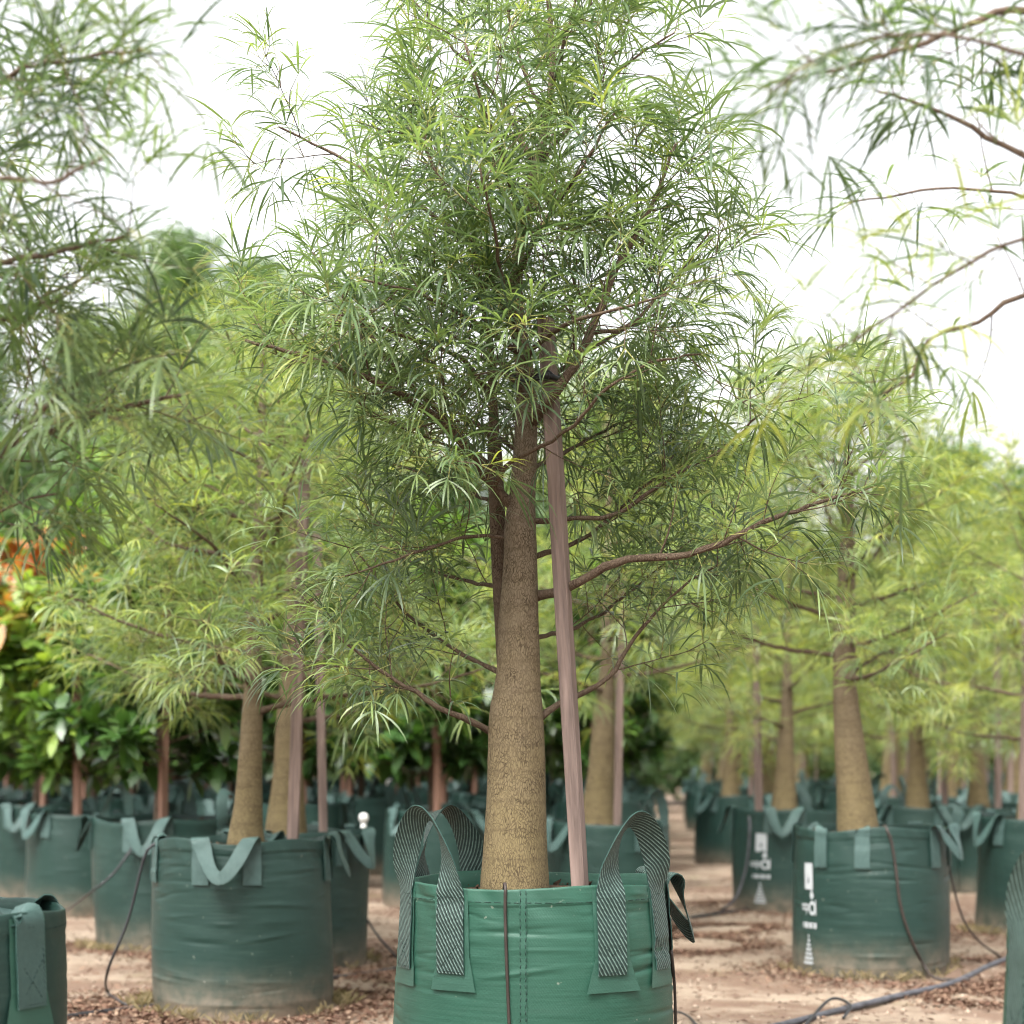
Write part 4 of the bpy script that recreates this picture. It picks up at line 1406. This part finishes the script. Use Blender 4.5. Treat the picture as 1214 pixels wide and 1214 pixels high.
# ================================================================== far trees beyond the nursery
def far_tree(seed, h, w, pine=False):
    g = np.random.default_rng(seed)
    root = empty('pine_tree' if pine else 'forest_tree', (0, 0, 0), 'tree', 'tree')
    mb = MB()
    P = smooth_path(np.array([(0, 0, -0.2), (g.uniform(-.3, .3), 0, h * .4), (g.uniform(-.3, .3), 0, h * .97)]), 0.6)
    tube(mb, P, np.linspace(h * 0.018, 0.03, len(P)), 8)
    cl = []
    nb = 60 if pine else 90
    for i in range(nb):
        t = i / nb
        z = h * ((0.32 + 0.66 * t) if pine else (0.03 + 0.95 * t))
        r = w * ((1 - t) ** 0.6 * (0.75 + 0.5 * g.random()) if pine else math.sin(math.pi * (0.12 + 0.82 * t)) ** 0.7 * g.uniform(0.45, 1.05))
        a = i * 2.4 + g.uniform(-.4, .4)
        j = int(np.argmin(abs(P[:, 2] - z * 0.93)))
        e = np.array([P[j][0] + r * math.cos(a), P[j][1] + r * math.sin(a), z + r * 0.2])
        pp = smooth_path(np.array([P[j], (P[j] + e) / 2, e]), 0.5)
        tube(mb, pp, np.linspace(h * 0.005, 0.02, len(pp)), 4, 0, False)
        for q in np.linspace(0.4, 1, 5):
            cl.append((P[j] + (e - P[j]) * q + g.normal(size=3) * 0.2, 0.3 + 0.45 * t + g.uniform(-.25, .25)))
    link('trunk', mb.mesh('trunk', [M['limb']]), root)
    V, T, TI = [], [], []
    n = 34
    for c, ti in cl:
        s = (0.55 if pine else 0.6) * g.uniform(0.7, 1.3)
        p = c + g.normal(size=(n, 3)) * np.array([s, s, s * 0.55]) * 0.6
        d = g.normal(size=(n, 3)); d[:, 2] = np.abs(d[:, 2]) * (1.2 if pine else 0.5)
        d /= np.linalg.norm(d, axis=1)[:, None]
        sd = np.cross(d, g.normal(size=(n, 3))); sd /= np.linalg.norm(sd, axis=1)[:, None]
        L, W = (0.42, 0.05) if pine else (0.24, 0.09)
        b = len(V)
        for k in range(n):
            V.extend((p[k] - sd[k] * W, p[k] + sd[k] * W, p[k] + d[k] * L)); T.append((b + 3 * k, b + 3 * k + 1, b + 3 * k + 2))
            TI.extend([ti] * 3)
    tag(link('foliage', tri_mesh('foliage', V, T, [M['far_leaf']], None, np.clip(TI, 0, 1)), root), kind='stuff')
    return root


PN = [far_tree(1, 17.0, 3.2, True), far_tree(2, 15.5, 2.8, True)]
FT = [far_tree(3, 10.5, 2.9), far_tree(4, 9.5, 3.2), far_tree(5, 11.5, 2.7)]
for i, (x, y, s) in enumerate(((-10.9, 62, 1.10), (-8.3, 61, 1.12), (-14.0, 63, 0.95), (-6.0, 66, 0.9), (-17.5, 62, 0.95))):
    place(PN[i % 2], (x, y, 0), gr.uniform(0, 6.28), s, 'tall blurred pine standing on the skyline beyond the nursery', 'pines on the skyline')
for i in range(16):
    x = -16 + i * 2.1 + gr.uniform(-.3, .3)
    place(FT[(i + 1) % 3], (x, 44.5 + gr.uniform(-1, 1), 0), gr.uniform(0, 6.28), gr.uniform(0.42, 0.55), 'low blurred forest tree in front of the taller belt beyond the last bags', 'low trees before the forest belt')
for i in range(15):
    x = -19 + i * 2.75 + gr.uniform(-.6, .6)
    place(FT[i % 3], (x, 52 + gr.uniform(-3, 3), 0), gr.uniform(0, 6.28), gr.uniform(0.78, 0.95) * (1.18 if abs(x) < 6 else 1), 'blurred green forest tree in the belt closing the nursery rows', 'forest belt behind the rows')

# ================================================================== pipes, tubes, risers
def gpt(x, y, h=0.0):
    Y = CAMZ * F / (y - PY0)
    p = px(x, y, Y)
    p[2] = float(ground_z(p[0], p[1])) + h
    return p


hose('irrigation_pipe', 'black irrigation pipe crossing the sand behind the bright green bag', 'pipe',
     [gpt(-60, 1238, .01), gpt(70, 1210, .012), gpt(180, 1194, .012), gpt(300, 1174, .012), gpt(395, 1157, .012), gpt(470, 1146, .014), gpt(620, 1116, .012), gpt(795, 1091, .014), gpt(890, 1078, .012), gpt(930, 1068, .012)], 0.014, 'black')
hose('irrigation_pipe', 'dusty grey irrigation pipe curving through leaf litter before the tube draped bag', 'pipe',
     [gpt(880, 1232, .014), gpt(935, 1213, .016), gpt(1000, 1194, .016), gpt(1070, 1177, .016), gpt(1130, 1164, .016), gpt(1190, 1143, .016), gpt(1260, 1120, .016), gpt(1330, 1104, .016)], 0.019, 'grey_pipe')
hose('irrigation_pipe', 'thin black tube lying beside the dusty grey pipe', 'tube',
     [gpt(955, 1213, .012), gpt(985, 1190, .05), gpt(1008, 1197, .05), gpt(1000, 1205, .012)], 0.008, 'black', step=0.02)
hose('drip_tube', 'black drip tube looping from the folded V handle bag down to the pipe', 'tube',
     [px(200, 992, 9.75), px(180, 1003, 9.7), px(170, 1020, 9.72), px(152, 1090, 9.75), px(128, 1150, 9.8), gpt(128, 1180, .02), gpt(150, 1196, .02)], 0.0075, 'black')
hose('drip_tube', 'dark tube dropping from the dusty bag rim to bare sand', 'tube',
     [px(170, 985, 12.7), px(160, 1000, 12.62), px(135, 1035, 12.55), px(105, 1060, 12.7), gpt(60, 1095, .01)], 0.008, 'black')
hose('drip_tube', 'brown drip tube draped down the front of the printed bag under the orange tan trunk', 'tube',
     [np.array([R1[0] + 0.0, R1[1] - 0.30, 0.83]), np.array([R1[0] + 0.0, R1[1] - 0.42, 0.875])] + on_wall(w2, R1, [(1, 0.85), (4, 0.78), (7, 0.6), (9, 0.45), (14, 0.3), (22, 0.16), (30, 0.06)], 0.009) + [gpt(1110, 1161, .02), gpt(1150, 1162, .02)], 0.0085, 'brown_tube', step=0.02)
hose('drip_tube', 'thin brown tube slanting from the printed bag flank down to the grey pipe', 'tube',
     on_wall(w2, R1, [(80, 0.80), (84, 0.68), (88, 0.6)], 0.01) + [px(1140, 1085, 11.5), px(1160, 1115, 11.6), gpt(1186, 1140, .02)], 0.0065, 'brown_tube')
hose('drip_tube', 'grey drip tube hanging from the lane side of the printed pyramid bag', 'tube',
     [px(888, 968, 15.95), px(889, 985, 15.86), px(884, 1030, 15.86), px(872, 1065, 15.8), gpt(855, 1081, .02)], 0.011, 'grey_pipe')
hose('drip_tube', 'short black tube curling on the sand beside the bright green bag', 'tube',
     [gpt(770, 1196, .01), gpt(800, 1203, .03), gpt(815, 1208, .02), gpt(826, 1220, .01)], 0.006, 'black', step=0.02)
hose('drip_tube', 'thin tube running from the bag behind the folded V handle bag to the pipe', 'tube',
     [px(434, 1088, 12.0), px(450, 1112, 11.9), gpt(475, 1140, .02)], 0.007, 'black')


def riser(px_, ytop, ybot_Y, label):
    Y = ybot_Y
    p = px(px_, ytop, Y)
    h = p[2]
    root = empty('sprinkler_riser', (p[0], p[1], 0), label, 'sprinkler')
    mb = MB(); tube(mb, np.array([(0, 0, -0.03), (0, 0, h * .5), (0, 0, h - 0.02)]), 0.02, 10)
    link('pipe', mb.mesh('riser_pipe', [M['white']]), root)
    mb = MB(); tube(mb, np.array([(0, 0, h - 0.05), (0, 0, h - 0.035), (0, 0, h - 0.01), (0, 0, h + 0.012), (0, 0, h + 0.02)]), [0.024, 0.034, 0.036, 0.026, 0.01], 12)
    link('cap', mb.mesh('riser_cap', [M['white']]), root)


riser(431, 967, 14.6, 'short white sprinkler riser between the folded V handle bag and the bright bag')
riser(462, 926, 19.0, 'white sprinkler head gleaming among the broadleaf block bags')

# ================================================================== leaf litter and grass
def clods(n, seed):
    g = np.random.default_rng(seed)
    V, T, TI = [], [], []
    for _ in range(n):
        x, y = g.uniform(-4.5, 5.5), 9 + 10 * g.random() ** 1.5
        r = 0.004 + 0.016 * g.random() ** 3
        c = np.array([x, y, float(ground_z(x, y)) + r * 0.2]); b = len(V)
        o = np.array([(1, 0, 0), (0, 1, 0), (-1, 0, 0), (0, -1, 0), (0, 0, 0.8), (0, 0, -0.8)]) * r * g.uniform(0.6, 1.3, (6, 3))
        V.extend(c + o)
        for i in range(4):
            T.append((b + i, b + (i + 1) % 4, b + 4)); T.append((b + (i + 1) % 4, b + i, b + 5))
        TI.extend([g.uniform(0.3, 1)] * 6)
    return tri_mesh('soil_clods', V, T, [M['clod']], None, TI)


M['clod'] = leaf_material('sandy_clod', [(0.0, (0.15, 0.11, 0.08)), (1.0, (0.33, 0.26, 0.20))], 0.0, 0.95, (1, 1, 1), 0.1)
tag(link('soil_clods', clods(5000, 31)), 'small sandy clods and grit strewn over the bare ground', 'soil', kind='stuff')


def litter(n, seed, centres):
    g = np.random.default_rng(seed)
    V, T, TI = [], [], []
    for _ in range(n):
        if g.random() < 0.8:
            cx, cy, r = centres[g.integers(len(centres))]
            a = g.uniform(0, 6.28); q = r * (1 + abs(g.normal()) * 0.45)
            x, y = cx + q * math.sin(a), cy - q * math.cos(a)
        else:
            x, y = g.uniform(-4.5, 5.5), g.uniform(9, 21)
        z = float(ground_z(x, y)) + g.uniform(0.001, 0.014)
        L, W = g.uniform(0.018, 0.06), g.uniform(0.006, 0.02)
        a = g.uniform(0, 6.28); d = np.array([math.cos(a), math.sin(a), g.uniform(-.25, .35)]); s = np.array([-math.sin(a), math.cos(a), g.uniform(-.4, .4)])
        p = np.array([x, y, z]); b = len(V)
        V.extend((p - d * L / 2, p + s * W / 2 + np.array([0, 0, g.uniform(0, .008)]), p + d * L / 2, p - s * W / 2 + np.array([0, 0, g.uniform(0, .008)])))
        T.extend(((b, b + 1, b + 2), (b, b + 2, b + 3)))
        TI.extend([g.random()] * 4)
    return tri_mesh('leaf_litter', V, T, [M['litter']], None, TI)


cen = [(L1[0], L1[1], 0.5), (L1[0], L1[1], 0.55), (R1[0] + .2, R1[1], 0.6), (R1[0] + 0.5, R1[1] - 1.2, 0.3), (R1[0] + 0.9, R1[1] - 0.9, 0.3), (-1.38, 12, .55), (-2.38, 13.1, .5), (3.88, 14.2, .55), (2.34, 16.3, .6), (1.5, 14.2, .3), (1.3, 13.2, .3), (-.4, 11.2, .3), (-0.7, 10.9, .4), (-2.1, 9.3, .3)]
tag(link('leaf_litter', litter(42000, 5, cen)), 'brown dry leaf litter scattered round the bags and along the pipes', 'litter', kind='stuff')


def tufts(n, seed, centres):
    g = np.random.default_rng(seed)
    V, T, TI = [], [], []
    for _ in range(n):
        cx, cy, r = centres[g.integers(len(centres))]
        a = g.uniform(0, 6.28); a = 0.9 * math.sin(2.3 * a + cx) + a; q = r * (1 + abs(g.normal()) * 0.10)
        x, y = cx + q * math.sin(a), cy - q * math.cos(a)
        z = float(ground_z(x, y))
        for k in range(6):
            h = g.uniform(0.02, 0.075); b = len(V)
            d = g.normal(size=2) * 0.5; s = g.normal(size=2); s /= np.linalg.norm(s) + 1e-6
            p = np.array([x + g.normal() * .012, y + g.normal() * .012, z])
            V.extend((p + np.array([*s, 0]) * .0015, p - np.array([*s, 0]) * .0015, p + np.array([d[0] * h * .5, d[1] * h * .5, h * .7]), p + np.array([d[0] * h, d[1] * h, h * 0.95])))
            T.extend(((b, b + 1, b + 2), (b + 1, b + 3, b + 2))); TI.extend([g.random()] * 4)
    return tri_mesh('grass_tufts', V, T, [M['grass']], None, TI)


tag(link('dry_grass', tufts(420, 8, [(L1[0], L1[1], 0.475), (L1[0], L1[1], 0.5), (R1[0], R1[1], 0.475), (-1.38, 12, .48), (-2.38, 13.1, .48), (3.88, 14.2, .48)])),
    'short dry grass fringing the bag bases', 'grass', kind='stuff')
bpy.context.view_layer.update()
print('objects', len(bpy.data.objects), 'tris', sum(len(m.polygons) for m in bpy.data.meshes))
